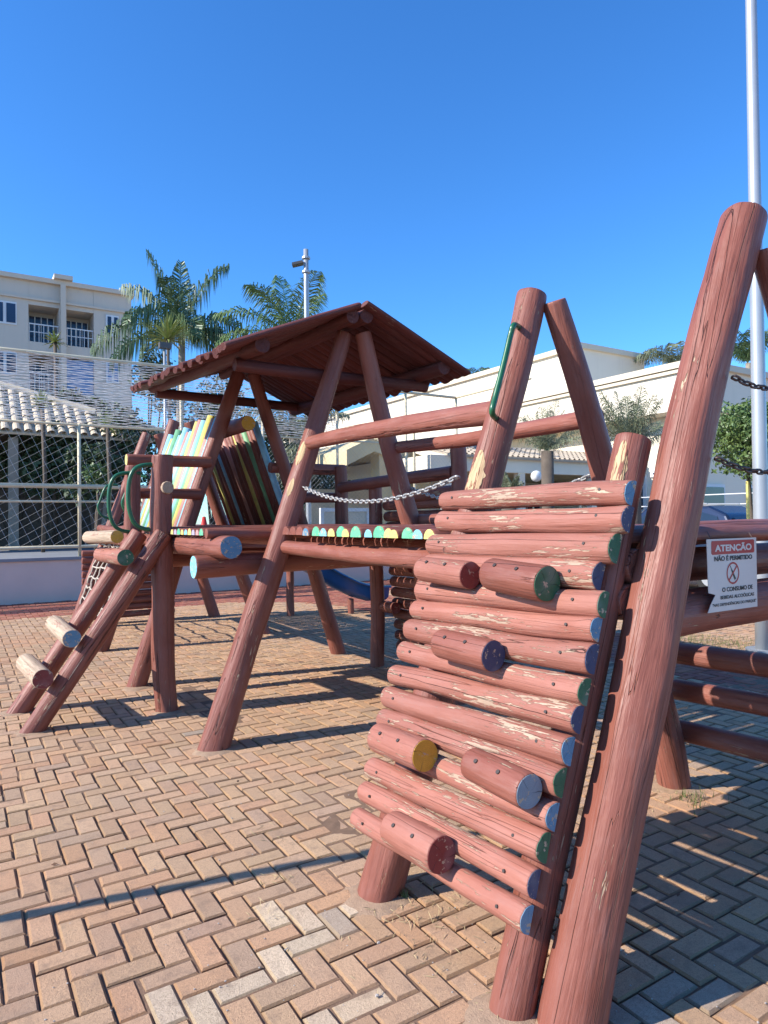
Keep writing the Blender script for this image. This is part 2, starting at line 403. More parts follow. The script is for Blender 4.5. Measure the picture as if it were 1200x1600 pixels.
for a, b, r, e in FH:
    r *= .84; A, B = SP(*a, TP, KP-.095), SP(*b, TP, KP-.095)
    o = log('foothold', B, A, r, r*.98, 'paint_worn' if e in ('darkred', 'mustard') else 'paint', PG, .0, 28, .04, e0=e)
    nn = Vector((-1, 0, .9)).normalized()
    bolts(o, [B.lerp(A, k)+nn*r*1.01 for k in (.35, .75)], nn, .0075)
# rungs on the far side between the near frames
for z, r in ((.31, .058), (.55, .056), (.76, .058)):
    log('rung', (1.88+(.25-z*.2), -1.15, z), (1.88+(.25-z*.2)-.05, .02, z-.01), r, r, 'paint', PG, .01)
# near deck
log('beam', (.60, -.775, 1.425), (2.5, -.775, 1.425), .045, .048, 'paint', PG)
for px, py in ((1000, 886), (986, 942)): q = YP(px, py, -.86); log('beam', q, (q.x, .12, q.z), .062, .065, 'paint', PG)
log('beam', (.78, -.76, 1.13), (2.3, -.76, 1.12), .085, .085, 'paint', PG)
log('beam', (.80, -.64, 1.31), (2.3, -.64, 1.31), .07, .07, 'paint', PG)
log('beam', (.35, .14, 1.18), (1.75, .14, 1.18), .075, .075, 'paint', PG)
ecols = ['blue', 'lgreen', 'cyan', 'yellow', 'lgreen', 'yellow', 'lgreen', 'cyan', 'lgreen', 'yellow', 'yellow', 'lgreen', 'cyan', 'yellow']
rng = random.Random(11)
def plank(y, x0, x1, e, w=.055, z=1.415):
    log('deck_plank', (x0, y, z), (x1, y, z), w, w, 'paint', PG, .002, 14, .04, e0=e, half=.05)
for y in np.arange(-.78, .02, .118): plank(float(y), .50, 1.62, None)
ys = [XP(px, 830, .42).y for px in (478,491,505,520,532,543,559,574,589,606,618,637,655,675)]
for i, y in enumerate(sorted(ys, reverse=True)):
    plank(y, .42+rng.uniform(-.015, .015), 1.62, ecols[i], .046+.012*(ecols[i] == 'lgreen')+rng.uniform(-.004, .006))
for y in np.arange(1.66, 2.3, .11): plank(float(y), .50, 1.62, None)
balc = ['lgreen', 'pink', 'lilac', 'yellow', 'cyan', 'yellow', 'lgreen', 'lilac', 'yellow']
for i, y in enumerate(np.linspace(2.34, 3.10, 9)): plank(float(y), .02, 2.2, balc[i], .040+.008*(i % 3 == 0))
log('beam', (.02, 2.24, 1.425), (1.3, 2.24, 1.425), .035, .035, 'paint', PG)
for y in np.arange(3.22, 8.5, .125): plank(float(y), .02 if y < 4.1 else .50, 2.2 if y < 7 else 1.7, None)
log('beam', (.53, 2.10, 1.325), (.53, .02, 1.315), .046, .056, 'paint', PG, .006)
log('beam', (1.58, 2.2, 1.31), (1.58, .0, 1.31), .062, .066, 'paint', PG, .006)
log('beam', (.12, 2.02, 1.335), (.12, 4.1, 1.325), .078, .078, 'paint', PG, .004, e0='blue')
log('beam', (.52, 3.3, 1.31), (.52, 8.5, 1.31), .065, .065, 'paint', PG, .004)
log('beam', (1.62, 2.2, 1.31), (1.62, 8.5, 1.31), .065, .065, 'paint', PG, .004)
log('beam', (-.03, 2.36, 1.195), (1.98, 2.36, 1.195), .083, .060, 'paint', PG, .004, e0='cyan')
log('beam', (.05, 4.02, 1.17), (1.98, 4.02, 1.17), .075, .075, 'paint', PG, .004)
log('beam', (.35, 6.42, 1.17), (2.3, 6.42, 1.17), .075, .075, 'paint', PG, .004)
log('beam', (.35, 8.3, 1.17), (1.9, 8.3, 1.17), .075, .075, 'paint', PG, .004)
log('kerb_log', (1.66, .05, 1.50), (1.66, 2.05, 1.50), .045, .045, 'paint', PG, .006)
# deck posts
o = log('post', (0, 3.22, -.05), (-.02, 3.25, 2.05), .088, .084, 'paint', PG, .012, 28)
log('knot', (0.0, 3.135, 1.785), (0.0, 3.20, 1.785), .048, .055, 'weathered', PG, 0, 16, .04, e0='wood')
log('post', (-.09, 4.0, 1.28), (-.07, 4.0, 2.02), .07, .066, 'paint', PG, .012)
log('rail', (-.12, 4.10, 2.08), (.66, 4.10, 2.085), .055, .052, 'paint', PG, .004, e0='yellow')
log('rail', (-.02, 4.10, 1.775), (.56, 4.10, 1.775), .05, .05, 'paint', PG, .004)
# the steps
log('stringer', (-1.0, 3.23, -.05), (-.02, 3.20, 1.42), .075, .075, 'paint', PG, .01)
log('stringer', (-1.04, 3.87, -.05), (-.06, 3.87, 1.42), .078, .075, 'paint', PG, .01)
for a, b, r, e, mt in (((-.905,3.08,.395), (-.955,3.9,.385), .072, 'darkred', 'weathered'), ((-.715,3.08,.665), (-.745,3.9,.685), .066, 'blue', 'weathered'),
                       ((-.345,3.04,1.245), (-.375,3.9,1.24), .064, 'green', 'paint_worn'), ((-.375,3.2,1.40), (-.475,3.9,1.39), .052, 'mustard', 'weathered')):
    log('step', a, b, r, r, mt, PG, 0, 22, .05, e0=e)
def tube_obj(name, pts, r, mat, parent, n=8, sm=True):
    P = [Vector(p) for p in pts]; out = []
    for i in range(len(P)-1):
        a = P[max(i-1, 0)]; b = P[i]; c = P[i+1]; d = P[min(i+2, len(P)-1)]
        for t in (0, .2, .4, .6, .8):
            out.append(.5*((2*b)+(c-a)*t+(2*a-5*b+4*c-d)*t*t+(3*b-a-3*c+d)*t**3))
    out.append(P[-1]); mb = MB(); mb.tube(out, r, n); return mb.build(name, M[mat], parent, sm)
H1 = [(-.01,3.25,1.97),(-.13,3.25,1.97),(-.22,3.25,1.94),(-.265,3.25,1.86),(-.28,3.25,1.73),(-.27,3.25,1.60),(-.23,3.25,1.50),(-.15,3.25,1.455),(-.03,3.25,1.45)]
tube_obj('handle', H1, .017, 'green_steel', PG)
tube_obj('handle', [(x-.02, y+.70, z-.02) for x, y, z in H1], .017, 'green_steel', PG)
for y0, x0 in ((6.28, .55), (8.38, .62)):
    tube_obj('handle', [(x0,y0,2.08),(x0-.16,y0,2.06),(x0-.25,y0,1.85),(x0-.28,y0,1.74),(x0-.22,y0,1.62),(x0-.1,y0,1.58)], .017, 'green_steel', PG)
# handle on the tall leg by the climbing wall
tube_obj('handle', [Vector(q)+Vector((.035, -.01, -.02)) for q in ()]+[Vector((YP(812, 512, -.03).x, -.03, YP(812, 512, -.03).z))]+[YP(x, y, -.12) for x, y in ((803, 508), (798, 522), (791, 552), (783, 585), (774, 620), (769, 645))]+[YP(778, 656, -.03)], .0135, 'green_steel', PG, 10)
# handrails of the bridge
log('handrail', YP(484, 692, 2.03), YP(778, 645, .03), .047, .056, 'paint', PG, .010, 28)
log('handrail', (1.47, 2.16, 2.07), (1.42, .06, 2.03), .045, .050, 'paint', PG, .010)
# chains
def chain(name, a, b, sag, mat, parent, ll=.050, wr=.0058, lw=.031):
    a, b = Vector(a), Vector(b); N = 200; pts = [a.lerp(b, i/N)-Vector((0, 0, 4*sag*(i/N)*(1-i/N))) for i in range(N+1)]
    d = [0]
    for i in range(N): d.append(d[-1]+(pts[i+1]-pts[i]).length)
    pitch = ll-2*wr*1.15; cnt = int(d[-1]/pitch); mb = MB(); k = 0
    for q in range(cnt):
        s = (q+.5)*pitch
        while k < N-1 and d[k+1] < s: k += 1
        c = pts[k].lerp(pts[k+1], (s-d[k])/(d[k+1]-d[k])); t = (pts[k+1]-pts[k]).normalized()
        u = t.cross(Vector((0, 0, 1))).normalized(); v = u.cross(t); tw = .35 + (math.pi/2 if q % 2 else 0)
        u2 = u*math.cos(tw)+v*math.sin(tw); h = lw/2-wr; st = ll/2-wr-h
        ring = []
        for i in range(12):
            an = 2*math.pi*i/12; ring.append(c + t*(h*math.cos(an)+(st if math.cos(an) > 0 else -st))+u2*h*math.sin(an))
        n = len(ring); V = []; F = []; nn = t.cross(u2)
        for i, p in enumerate(ring):
            tg = (ring[(i+1) % n]-ring[i-1]).normalized(); o2 = tg.cross(nn)
            for j in range(5):
                an = 2*math.pi*j/5; V.append(p+nn*wr*math.cos(an)+o2*wr*math.sin(an))
        for i in range(n):
            for j in range(5): F.append((i*5+j, i*5+(j+1) % 5, ((i+1) % n)*5+(j+1) % 5, ((i+1) % n)*5+j))
        mb.add(V, F)
    return mb.build(name, M[mat], parent, True)
chain('chain', (.66, 2.03, 1.745), (.53, .10, 1.70), .11, 'chain', PG)
chain('chain', (1.58, 2.05, 1.76), (1.45, .10, 1.74), .14, 'chain', PG)
chain('chain', (.88, -1.0, 1.99), (1.34, -1.0, 2.03), .04, 'chain_dark', PG, .046, .0045, .026)
chain('chain', (.77, -1.0, 1.70), (1.44, -1.0, 1.72), .05, 'chain_dark', PG, .046, .0045, .026)
# far platform, with its own small wall of logs
for (x, y, z, zb_) in ((2.15, 4.25, 2.10, 1.2), (2.24, 3.68, 1.90, -.05), (2.22, 2.26, 2.12, -.05)):
    log('post', (x+.02, y, zb_), (x, y, z), .075, .07, 'paint', PG, .008)
log('rail', (1.35, 4.30, 2.07), (2.24, 4.30, 2.07), .058, .058, 'paint', PG, .004)
log('rail', (1.55, 4.30, 1.76), (2.12, 4.30, 1.76), .055, .055, 'paint', PG, .004)
log('rail', (2.14, 4.2, 1.865), (2.22, 2.3, 1.91), .058, .06, 'paint', PG, .004)
log('rail', (2.32, 3.3, 1.72), (2.32, 2.2, 1.76), .06, .06, 'paint', PG, .004)
for i, z in enumerate(np.arange(.20, 1.68, .112)):
    log('climbing_log', (2.36+(1.6-z)*.10, 2.25, float(z)), (2.36+(1.6-z)*.10, 3.62, float(z)), .054, .054, 'paint', PG, .004, 16)
for y, z in ((3.2, 1.05), (3.5, .62), (2.85, .62), (3.0, .35)):
    log('foothold', (2.30, y-.12, z), (2.30, y+.12, z), .06, .06, 'paint', PG, 0, 16, e0='darkred')
# log wall at the far end
for z in np.arange(.12, 1.1, .105): log('climbing_log', (.15, 8.62, float(z)), (1.5, 8.62, float(z)), .05, .05, 'paint', PG, .004, 14)
# tent of coloured slats over the far deck
sc = ['blue', 'pink', 'yellow', 'green', 'blue', 'pink', 'yellow', 'green', 'blue', 'pink', 'blue', 'yellow', 'blue', 'green', 'pale', 'yellow', 'blue']
for i, y in enumerate(np.arange(4.42, 6.28, .112)):
    y = float(y); k = sc[i % len(sc)]
    for sgn in (0, 1):
        mbt = MB()
        f = (lambda x: x) if sgn == 0 else (lambda x: 2.10-x)
        dz = rng.uniform(-.05, .05); yy = y+(0 if sgn == 0 else .03)
        mbt.tube([(f(.46), yy, 1.44), (f(.66), yy+rng.uniform(-.01, .01), 2.0), (f(.86), yy, 2.56+dz)], .056 if sgn == 0 else .036, 12)
        mbt.build('slat', M['s_'+k] if sgn == 0 else (M['s_'+k] if i % 3 == 0 else M['paint']), PG, True)
log('ridge_log', (1.0, 3.98, 2.47), (1.0, 6.5, 2.50), .075, .075, 'paint', PG, .004, e0='mustard')
# roof over the deck
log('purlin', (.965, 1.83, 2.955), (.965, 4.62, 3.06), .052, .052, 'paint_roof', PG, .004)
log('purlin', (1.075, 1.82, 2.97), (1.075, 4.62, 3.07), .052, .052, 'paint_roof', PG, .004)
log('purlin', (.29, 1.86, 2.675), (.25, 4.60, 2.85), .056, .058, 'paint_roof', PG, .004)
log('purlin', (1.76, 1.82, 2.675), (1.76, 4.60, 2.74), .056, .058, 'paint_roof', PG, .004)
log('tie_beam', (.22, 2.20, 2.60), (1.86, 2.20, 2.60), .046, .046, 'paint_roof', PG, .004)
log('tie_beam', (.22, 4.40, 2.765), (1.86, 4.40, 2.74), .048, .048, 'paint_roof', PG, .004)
n_ = 27
for i in range(n_):
    y = 1.80+i*(4.64-1.80)/(n_-1); dl = rng.uniform(-.035, .035); dz = rng.uniform(-.005, .005)
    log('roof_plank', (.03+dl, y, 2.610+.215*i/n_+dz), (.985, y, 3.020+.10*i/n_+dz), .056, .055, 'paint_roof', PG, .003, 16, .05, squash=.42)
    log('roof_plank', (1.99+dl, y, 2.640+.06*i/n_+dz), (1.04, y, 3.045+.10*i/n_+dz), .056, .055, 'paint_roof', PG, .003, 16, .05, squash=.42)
# climbing net between the two far frames, on the near side
mb = MB()
def netp(u, z): return Vector((.345*z-.05, 6.45+u*1.85, z))
for i in range(7):
    u = i/6; mb.tube([netp(u, .35+.9*k/16)+Vector((rng.uniform(-.01, .01), rng.uniform(-.02, .02), 0)) for k in range(17)], .011, 5)
for j in range(6):
    z = .45+j*.15; mb.tube([netp(k/12, z+rng.uniform(-.02, .02)) for k in range(13)], .011, 5)
mb.build('climbing_net', M['rope'], PG)
log('beam', (.38, 6.2, 1.44), (.40, 8.5, 1.44), .055, .055, 'paint', PG)
log('beam', (.32, 6.2, 1.27), (.34, 8.5, 1.27), .05, .05, 'paint', PG)
# slide
def slide():
    prof = [(-.30, .17), (-.27, .19), (-.24, .17), (-.21, .02), (-.12, -.04), (0, -.06), (.12, -.04), (.21, .02), (.24, .17), (.27, .19), (.30, .17)]
    path = [(2.0, 1.40), (2.25, 1.36), (2.5, 1.20), (2.85, .97), (3.25, .74), (3.65, .50), (4.0, .33), (4.3, .24), (4.6, .23)]
    V = []; F = []; n = len(prof)
    for (x, z) in path:
        for (a, b) in prof: V.append((x, 7.35+a, z+b))
    for i in range(len(path)-1):
        for j in range(n-1): F.append((i*n+j, i*n+j+1, (i+1)*n+j+1, (i+1)*n+j))
    o = link('slide_trough', V, F, M['slide_blue'], PG, True)
    md = o.modifiers.new('s', 'SOLIDIFY'); md.thickness = .02
    for s in (-.27, .27):
        mb = MB(); mb.tube([(x, 7.35+s, z+.195) for x, z in path], .018, 8); mb.build('slide_rim', M['slide_rim'] if s < 0 else M['slide_blue'], o, True)
slide()
log('post', (3.10, 7.72, -.05), (3.10, 7.72, .90), .062, .06, 'paint', PG)
log('post', (4.0, 7.35, -.05), (4.0, 7.35, .24), .05, .05, 'paint', PG)
# bare wood patches where the paint has come off the leg (thin shells hugging the log)
def bare(key, t0, t1, ang, wid, seed, camside=True):
    o, p0, p1, r0, r1 = LEGS[key]; mw = MW[o.name]; me = o.data; L = (p1-p0).length; rg = random.Random(seed)
    # copy the leg's own faces inside an irregular island, lifted a hair
    c = mw.inverted() @ CAM; V = []; F = []; idx = {}
    cen = (p0.lerp(p1, (t0+t1)/2)); loc = mw.inverted() @ cen; d = (mw.inverted() @ CAM)-loc; base = math.atan2(d.y, d.x)+ang
    nt_, na = 60, 16
    def R_(t, a): # leg radius by nearest vertices
        return None
    from mathutils.bvhtree import BVHTree
    b = BVHTree.FromPolygons([v.co for v in me.vertices], [tuple(p.vertices) for p in me.polygons])
    for i in range(nt_+1):
        t = t0+(t1-t0)*i/nt_; e = math.sin(math.pi*i/nt_)**.6
        lo = base-wid*e*(.8+.3*mnoise.noise(Vector((seed, i*.16, 0)))); hi = base+wid*e*(.8+.3*mnoise.noise(Vector((seed+9, i*.16, 3))))
        for j in range(na+1):
            a = lo+(hi-lo)*j/na; q = Vector((math.cos(a), math.sin(a), 0)); z = t*L; h = b.ray_cast(Vector((0, 0, z))+q*.3, -q)
            hp = h[0] if h[0] is not None else q*.08+Vector((0, 0, z)); V.append(hp+q*.0012)
    for i in range(nt_):
        for j in range(na): F.append((i*(na+1)+j, i*(na+1)+j+1, (i+1)*(na+1)+j+1, (i+1)*(na+1)+j))
    link('bare_patch', V, F, M['bare'], o, True, mw)
M['bare'] = paint_log('bare_grain', (.25, .078, .05), (.31, .105, .07), 1.0, .7, .008, (.66, .46, .26))
bare('A2f', .655, .715, -.9, .75, 3); bare('A2f', .58, .625, -.7, .45, 8); bare('R', .86, .985, -.5, .55, 5); bare('A1b', .36, .47, .1, .9, 4); bare('A1f', .60, .70, -.5, .5, 12)

# ------------------------------------------------------------------ warning sign, hung on the deck beam
def text_mesh(s, size, bold=.0, sx=1.0):
    cu = bpy.data.curves.new('t', 'FONT'); cu.body = s; cu.size = size; cu.align_x = 'CENTER'; cu.align_y = 'CENTER'; cu.offset = bold; cu.extrude = .0003
    o = bpy.data.objects.new('t', cu); C.objects.link(o); bpy.context.view_layer.update()
    me = bpy.data.meshes.new_from_object(o.evaluated_get(bpy.context.evaluated_depsgraph_get()))
    V = [(v.co.x*sx, v.co.y, v.co.z) for v in me.vertices]; F = [tuple(p.vertices) for p in me.polygons]
    bpy.data.objects.remove(o); bpy.data.curves.remove(cu); return V, F
def sign():
    tl, tr, br_, bl = YP(1103, 844, -.86), YP(1179, 839, -.86), YP(1186, 948, -.86), YP(1107, 957, -.86)
    c = (tl+tr+br_+bl)/4; W = ((tr-tl).length+(br_-bl).length)/2; Hh = ((tl-bl).length+(tr-br_).length)/2
    ux = ((tr-tl)+(br_-bl)).normalized(); uy = ((tl-bl)+(tr-br_)); uy = (uy-ux*uy.dot(ux)).normalized(); uz = ux.cross(uy)
    mw = Matrix((ux, uy, uz)).transposed().to_4x4(); mw.translation = c
    o = bpy.data.objects.new('warning_sign', None); C.objects.link(o); o.matrix_local = mw; MW[o.name] = mw
    tag(o, 'small white warning sign with red header and torn corner, hanging on a log beam', 'sign')
    white = plain('sign_white', (.66, .61, .56), .45, .08, 5, .02); redm = plain('sign_red', (.42, .03, .03), .45, .1, 5, .02); blk = plain('sign_black', (.03, .035, .04), .5, .1, 5, .02)
    w2, h2 = W/2, Hh/2
    outl = [(-w2, h2), (w2, h2), (w2, -h2), (-w2, -h2), (-w2+.06*W, -h2+.11*Hh), (-w2+.155*W, -h2+.235*Hh), (-w2+.02*W, -h2+.27*Hh)][::-1]
    mb = MB(); mb.prism(outl, 2, -.002, 0); mb.build('board', white, o, mw=mw)
    def rr(x0, y0, x1, y1, r):
        out = []
        for cx, cy, a0 in ((x1-r, y1-r, 0), (x0+r, y1-r, 90), (x0+r, y0+r, 180), (x1-r, y0+r, 270)):
            for k in range(5): a = R(a0+k*22.5); out.append((cx+r*math.cos(a), cy+r*math.sin(a)))
        return out
    mb = MB(); mb.prism(rr(-w2*.83, h2*.57, w2*.90, h2*.95, .008), 2, .0003, .0008); mb.build('header_band', redm, o, mw=mw)
    sc_ = W
    def txt(s, y, wd, ht, mat, bold):
        V, F = text_mesh(s, .1, bold)
        xs = [v[0] for v in V]; yy = [v[1] for v in V]; a = wd/(max(xs)-min(xs)); b = ht/(max(yy)-min(yy)); mx = (max(xs)+min(xs))/2; my = (max(yy)+min(yy))/2
        link('lettering', [((v[0]-mx)*a+y[0], (v[1]-my)*b+y[1], v[2]+.0014) for v in V], F, mat, o, mw=mw)
    txt('ATENÇÃO', (.02*W, .372*Hh), .74*W, .135*Hh, white, .0035)
    txt('NÃO É PERMITIDO', (.02*W, .235*Hh), .76*W, .082*Hh, blk, .003)
    txt('O CONSUMO DE', (.09*W, -.205*Hh), .62*W, .062*Hh, blk, .002)
    txt('BEBIDAS ALCOÓLICAS', (.085*W, -.305*Hh), .68*W, .060*Hh, blk, .0012)
    txt('"NAS DEPENDÊNCIAS DO PARQUE"', (.03*W, -.405*Hh), .88*W, .058*Hh, blk, .0006)
    V = []; F = []; n = 40; cy0 = .015*Hh; ra, rb = .155*Hh, .130*Hh
    for i in range(n):
        a = 2*math.pi*i/n; V += [(ra*.98*math.cos(a), cy0+ra*math.sin(a), .0012), (rb*math.cos(a), cy0+rb*math.sin(a), .0012)]
    for i in range(n): F.append((2*i, (2*i+2) % (2*n), (2*i+3) % (2*n), 2*i+1))
    k = .0125*Hh; d = rb*.74
    b0 = len(V); V += [(-d-k*.7, cy0-d+k*.7, .0013), (-d+k*.7, cy0-d-k*.7, .0013), (d+k*.7, cy0+d-k*.7, .0013), (d-k*.7, cy0+d+k*.7, .0013)]; F.append((b0, b0+1, b0+2, b0+3))
    link('prohibition_ring', V, F, redm, o, mw=mw)
    bt = [(-.010, .5), (.010, .5), (.012, .25), (.03, .08), (.034, -.42), (-.034, -.42), (-.03, .08), (-.012, .25)]; a = R(32); s = Hh*.30
    link('bottle_symbol', [((x*2.2*math.cos(a)-y*math.sin(a))*s*1.0*.85, cy0+(x*2.2*math.sin(a)+y*math.cos(a))*s*.85, .0010) for x, y in bt][::-1], [tuple(range(8))], plain('sign_green', (.02, .06, .05), .5), o, mw=mw)
    mb = MB()
    mb.tube([(-w2*.8, h2*.93, .001), (-w2*.8, h2*1.1, -.01), (-w2*.7, h2*1.22, -.03)], .0012, 5); mb.tube([(w2*.9, h2*.9, .001), (w2*.9, h2*1.15, -.02)], .0012, 5)
    mb.build('hanging_wire', M['chain_dark'], o, mw=mw)
sign()

# ------------------------------------------------------------------ plants
M['palm_leaf'] = plain('palm_leaf', (.085, .145, .065), .45, .5, .8, .05, 8, c2=(.11, .17, .06))
M['coco_leaf'] = plain('coconut_leaf', (.09, .17, .05), .45, .5, .8, .05, 8, c2=(.16, .22, .05))
M['drac_leaf'] = plain('dracaena_leaf', (.22, .28, .08), .45, .4, 2, .05, 8, c2=(.34, .36, .12))
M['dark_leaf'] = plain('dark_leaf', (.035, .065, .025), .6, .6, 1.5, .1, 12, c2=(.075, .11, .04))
M['clip_leaf'] = plain('clipped_leaf', (.06, .12, .035), .5, .5, 2.5, .1, 12, c2=(.16, .22, .06))
M['fan_leaf'] = plain('grey_green_leaf', (.20, .23, .13), .6, .4, 2, .1, 12)
M['bark'] = plain('bark', (.13, .10, .075), .9, .4, 5, .8, 40)
M['bark_pale'] = plain('pale_trunk', (.34, .29, .23), .9, .3, 3, .6, 30)
def frond(mb, c, az, el, L, droop, n=26, leaf=.45, plume=.8, lw=.03, rg=random):
    """A feather leaf: curved rachis with drooping leaflets on both sides."""
    p = Vector(c); d = Vector((math.cos(az)*math.cos(el), math.sin(az)*math.cos(el), math.sin(el))); pts = [p.copy()]
    st = L/n
    for i in range(n):
        d = (d+Vector((0, 0, -droop*st*(.4+1.2*i/n)))).normalized(); p = p+d*st; pts.append(p.copy())
    mb.tube(pts, .022*L/2.5, 4, r1=.005)
    for i in range(2, n+1):
        t = i/n; tg = (pts[i]-pts[i-1]).normalized(); sd_ = tg.cross(Vector((0, 0, 1)))
        if sd_.length < .05: sd_ = Vector((math.sin(az), -math.cos(az), 0))
        sd_.normalize(); upv = sd_.cross(tg)
        ll = leaf*(.35+.9*math.sin(math.pi*min(1, t*.95+.05))**.7)
        for s in (-1, 1):
            for q in range(3):
                b = pts[i].lerp(pts[i-1], q/3)
                dr = (sd_*s*rg.uniform(.6, 1)+tg*rg.uniform(.25, .8)+upv*rg.uniform(-.25, plume)).normalized()
                m1 = b+dr*ll*.5; e = b+dr*ll*(.85 if plume < .6 else .6)+Vector((0, 0, -ll*(rg.uniform(.25, .75) if plume < .6 else rg.uniform(.55, 1.15))))
                wv = (tg*.8+upv*rg.uniform(-.6, .6)).normalized()*lw*.5
                mb.add([b-wv*.5, b+wv*.5, m1+wv, m1-wv, e], [(0, 1, 2, 3), (3, 2, 4)])
def palm(name, label, base, top, fr, r=.14, leafmat='palm_leaf', group=None, cat='palm tree'):
    o = thing(name, label, cat, base, group); mb = MB(); b = Vector(base); t = Vector(top)
    mb.tube([b.lerp(t, k/8)+Vector((.05*math.sin(k), 0, 0)) for k in range(9)], r, 10, r1=r*.75); mb.build('trunk', M['bark_pale'], o, True)
    mb = MB()
    for f in fr: frond(mb, t, *f)
    mb.build('fronds', M[leafmat], o)
    return o
rp = random.Random(21)
def rt_az(dx, dz=0): # azimuth of image-right turned by dx
    return math.atan2(RT.y, RT.x)+dx
AZR = math.atan2(RT.y, RT.x)
def fr(spec, rg):   # (azimuth rel. to image right in deg, elevation deg, length, droop)
    return [(AZR+R(a), R(e), L, dr, 26, lf, pl, lw, rg) for a, e, L, dr, lf, pl, lw in spec]
tq = DP(282, 525, 23)
specq = [(178, 30, 3.4, .55), (165, 60, 3.0, .42), (190, 75, 3.0, .25), (10, 72, 3.0, .45), (20, 45, 2.6, .8), (-20, 25, 2.4, .9), (90, 70, 2.6, .4), (-90, 60, 2.4, .6), (140, 25, 2.8, .8), (-120, 40, 2.6, .8),
         (-60, 30, 2.4, .9), (60, 30, 2.6, .8), (100, 85, 2.6, .15), (0, 15, 2.4, .8), (200, 5, 2.6, .6)]
palm('queen_palm', 'tall feathery palm with drooping fronds beside the apartment block', (tq.x, tq.y, 0), tq, fr([(a, e, L, d, .66, .6, .05) for a, e, L, d in specq], rp), .15)
tc_ = DP(458, 528, 21)
specc = [(172, 42, 2.7, .42), (150, 62, 2.6, .38), (128, 74, 2.3, .3), (60, 62, 2.4, .4), (25, 38, 2.9, .40), (5, 30, 2.1, .45), (-10, 15, 2.3, .4), (190, 20, 2.4, .5), (-60, 55, 2.4, .4), (-120, 50, 2.4, .5), (80, 40, 2.4, .5)]
palm('coconut_palm', 'coconut palm with stiff arching fronds behind the log roof and the lamp pole', (tc_.x, tc_.y, 0), tc_, fr([(a, e, L, d, .62, .25, .035) for a, e, L, d in specc], rp), .13, 'coco_leaf')
tb = DP(462, 688, 17)
palm('palm_tree', 'grey trunked palm with a skirt of dry leaves seen under the log roof', (tb.x, tb.y, 0), tb, fr([(a, -50, 1.0, 1.0, .3, .3, .03) for a in range(0, 360, 45)]+[(a, 50, 1.6, .8, .4, .4, .03) for a in range(20, 360, 60)], rp), .17, 'fan_leaf')
t2 = DP(1062, 566, 30)
palm('palm_tree', 'palm crown just showing over the clubhouse parapet left of the nearest tall log', (t2.x, t2.y, 0), t2+Vector((0, 0, -.3)), fr([(a, 55, 2.2, .9, .6, .2, .035) for a in range(0, 360, 40)], rp), .15, 'fan_leaf')
t2 = DP(1168, 560, 30)
palm('palm_tree', 'palm crown over the parapet behind the tall grey pole', (t2.x, t2.y, 0), t2+Vector((0, 0, -.2)), fr([(a, 60, 2.0, .7, .6, .3, .04) for a in range(15, 360, 40)], rp), .15, 'palm_leaf')
t2 = DP(745, 588, 40)
palm('palm_tree', 'distant palm top showing between the log roof and the clubhouse parapet', (t2.x, t2.y, 0), t2+Vector((0, 0, -.3)), fr([(a, 45, 1.8, .9, .5, .2, .035) for a in range(15, 360, 45)], rp), .15, 'palm_leaf')
def small_palm(label, px, py, d, L, zb=0, n=18):
    t = DP(px, py, d); o = thing('date_palm', label, 'palm', (t.x, t.y, zb), 'spiky young palms by the clubhouse'); mb = MB(); mb.tube([(t.x, t.y, zb), t], .16, 10); mb.build('trunk', M['bark'], o, True)
    mb = MB(); rg = random.Random(int(px))
    for i in range(n): frond(mb, t, i*2.4, R(rg.uniform(20, 80)), L*rg.uniform(.8, 1.1), .30, 20, .24*L, .15, .011, rg)
    mb.build('fronds', M['fan_leaf'], o)
small_palm('spiky young palm in front of the cream wall, right of the cut log top', 985, 700, 11.5, 1.0)
small_palm('spiky young palm seen between the two tall legs above the handrails', 855, 705, 17, 1.2)
small_palm('small spiky palm under the porch eave, seen over the chain', 795, 775, 14, .5)
def dracaena(label, px, py, d, zb, L=.7, n=46):
    t = DP(px, py, d); o = thing('dracaena', label, 'plant', (t.x, t.y, zb), 'spiky dracaenas beyond the fence'); mb = MB(); rg = random.Random(int(px)); mb.tube([(t.x, t.y, zb), (t.x+.05, t.y, (zb+t.z)/2), t], .045, 8); mb.build('stem', M['bark'], o, True)
    mb = MB()
    for i in range(n):
        az = rg.uniform(0, 6.28); el = rg.uniform(-.3, 1.4); q = Vector((math.cos(az)*math.cos(el), math.sin(az)*math.cos(el), math.sin(el))); sd_ = q.cross(Vector((0, 0, 1))).normalized()*.03
        e = t+q*L*rg.uniform(.8, 1.05)+Vector((0, 0, -.12*L)); mm = t+q*L*.5
        mb.add([t-sd_*.6, t+sd_*.6, mm+sd_, mm-sd_, e], [(0, 1, 2, 3), (3, 2, 4)])
    mb.build('leaves', M['drac_leaf'], o)
dracaena('spiky yellow green dracaena head above the net, in front of the balconies', 86, 535, 19, .86, .42)
dracaena('lower spiky dracaena head seen through the net in front of the tiled roof', 66, 632, 16, .86, .45)
dracaena('bushy dracaena head at the foot of the tall feathery palm', 262, 530, 20, .86, .95, 120)
dracaena('dracaena leaning over the tiled roof right of the first fence post', 168, 668, 16, .86, .5)
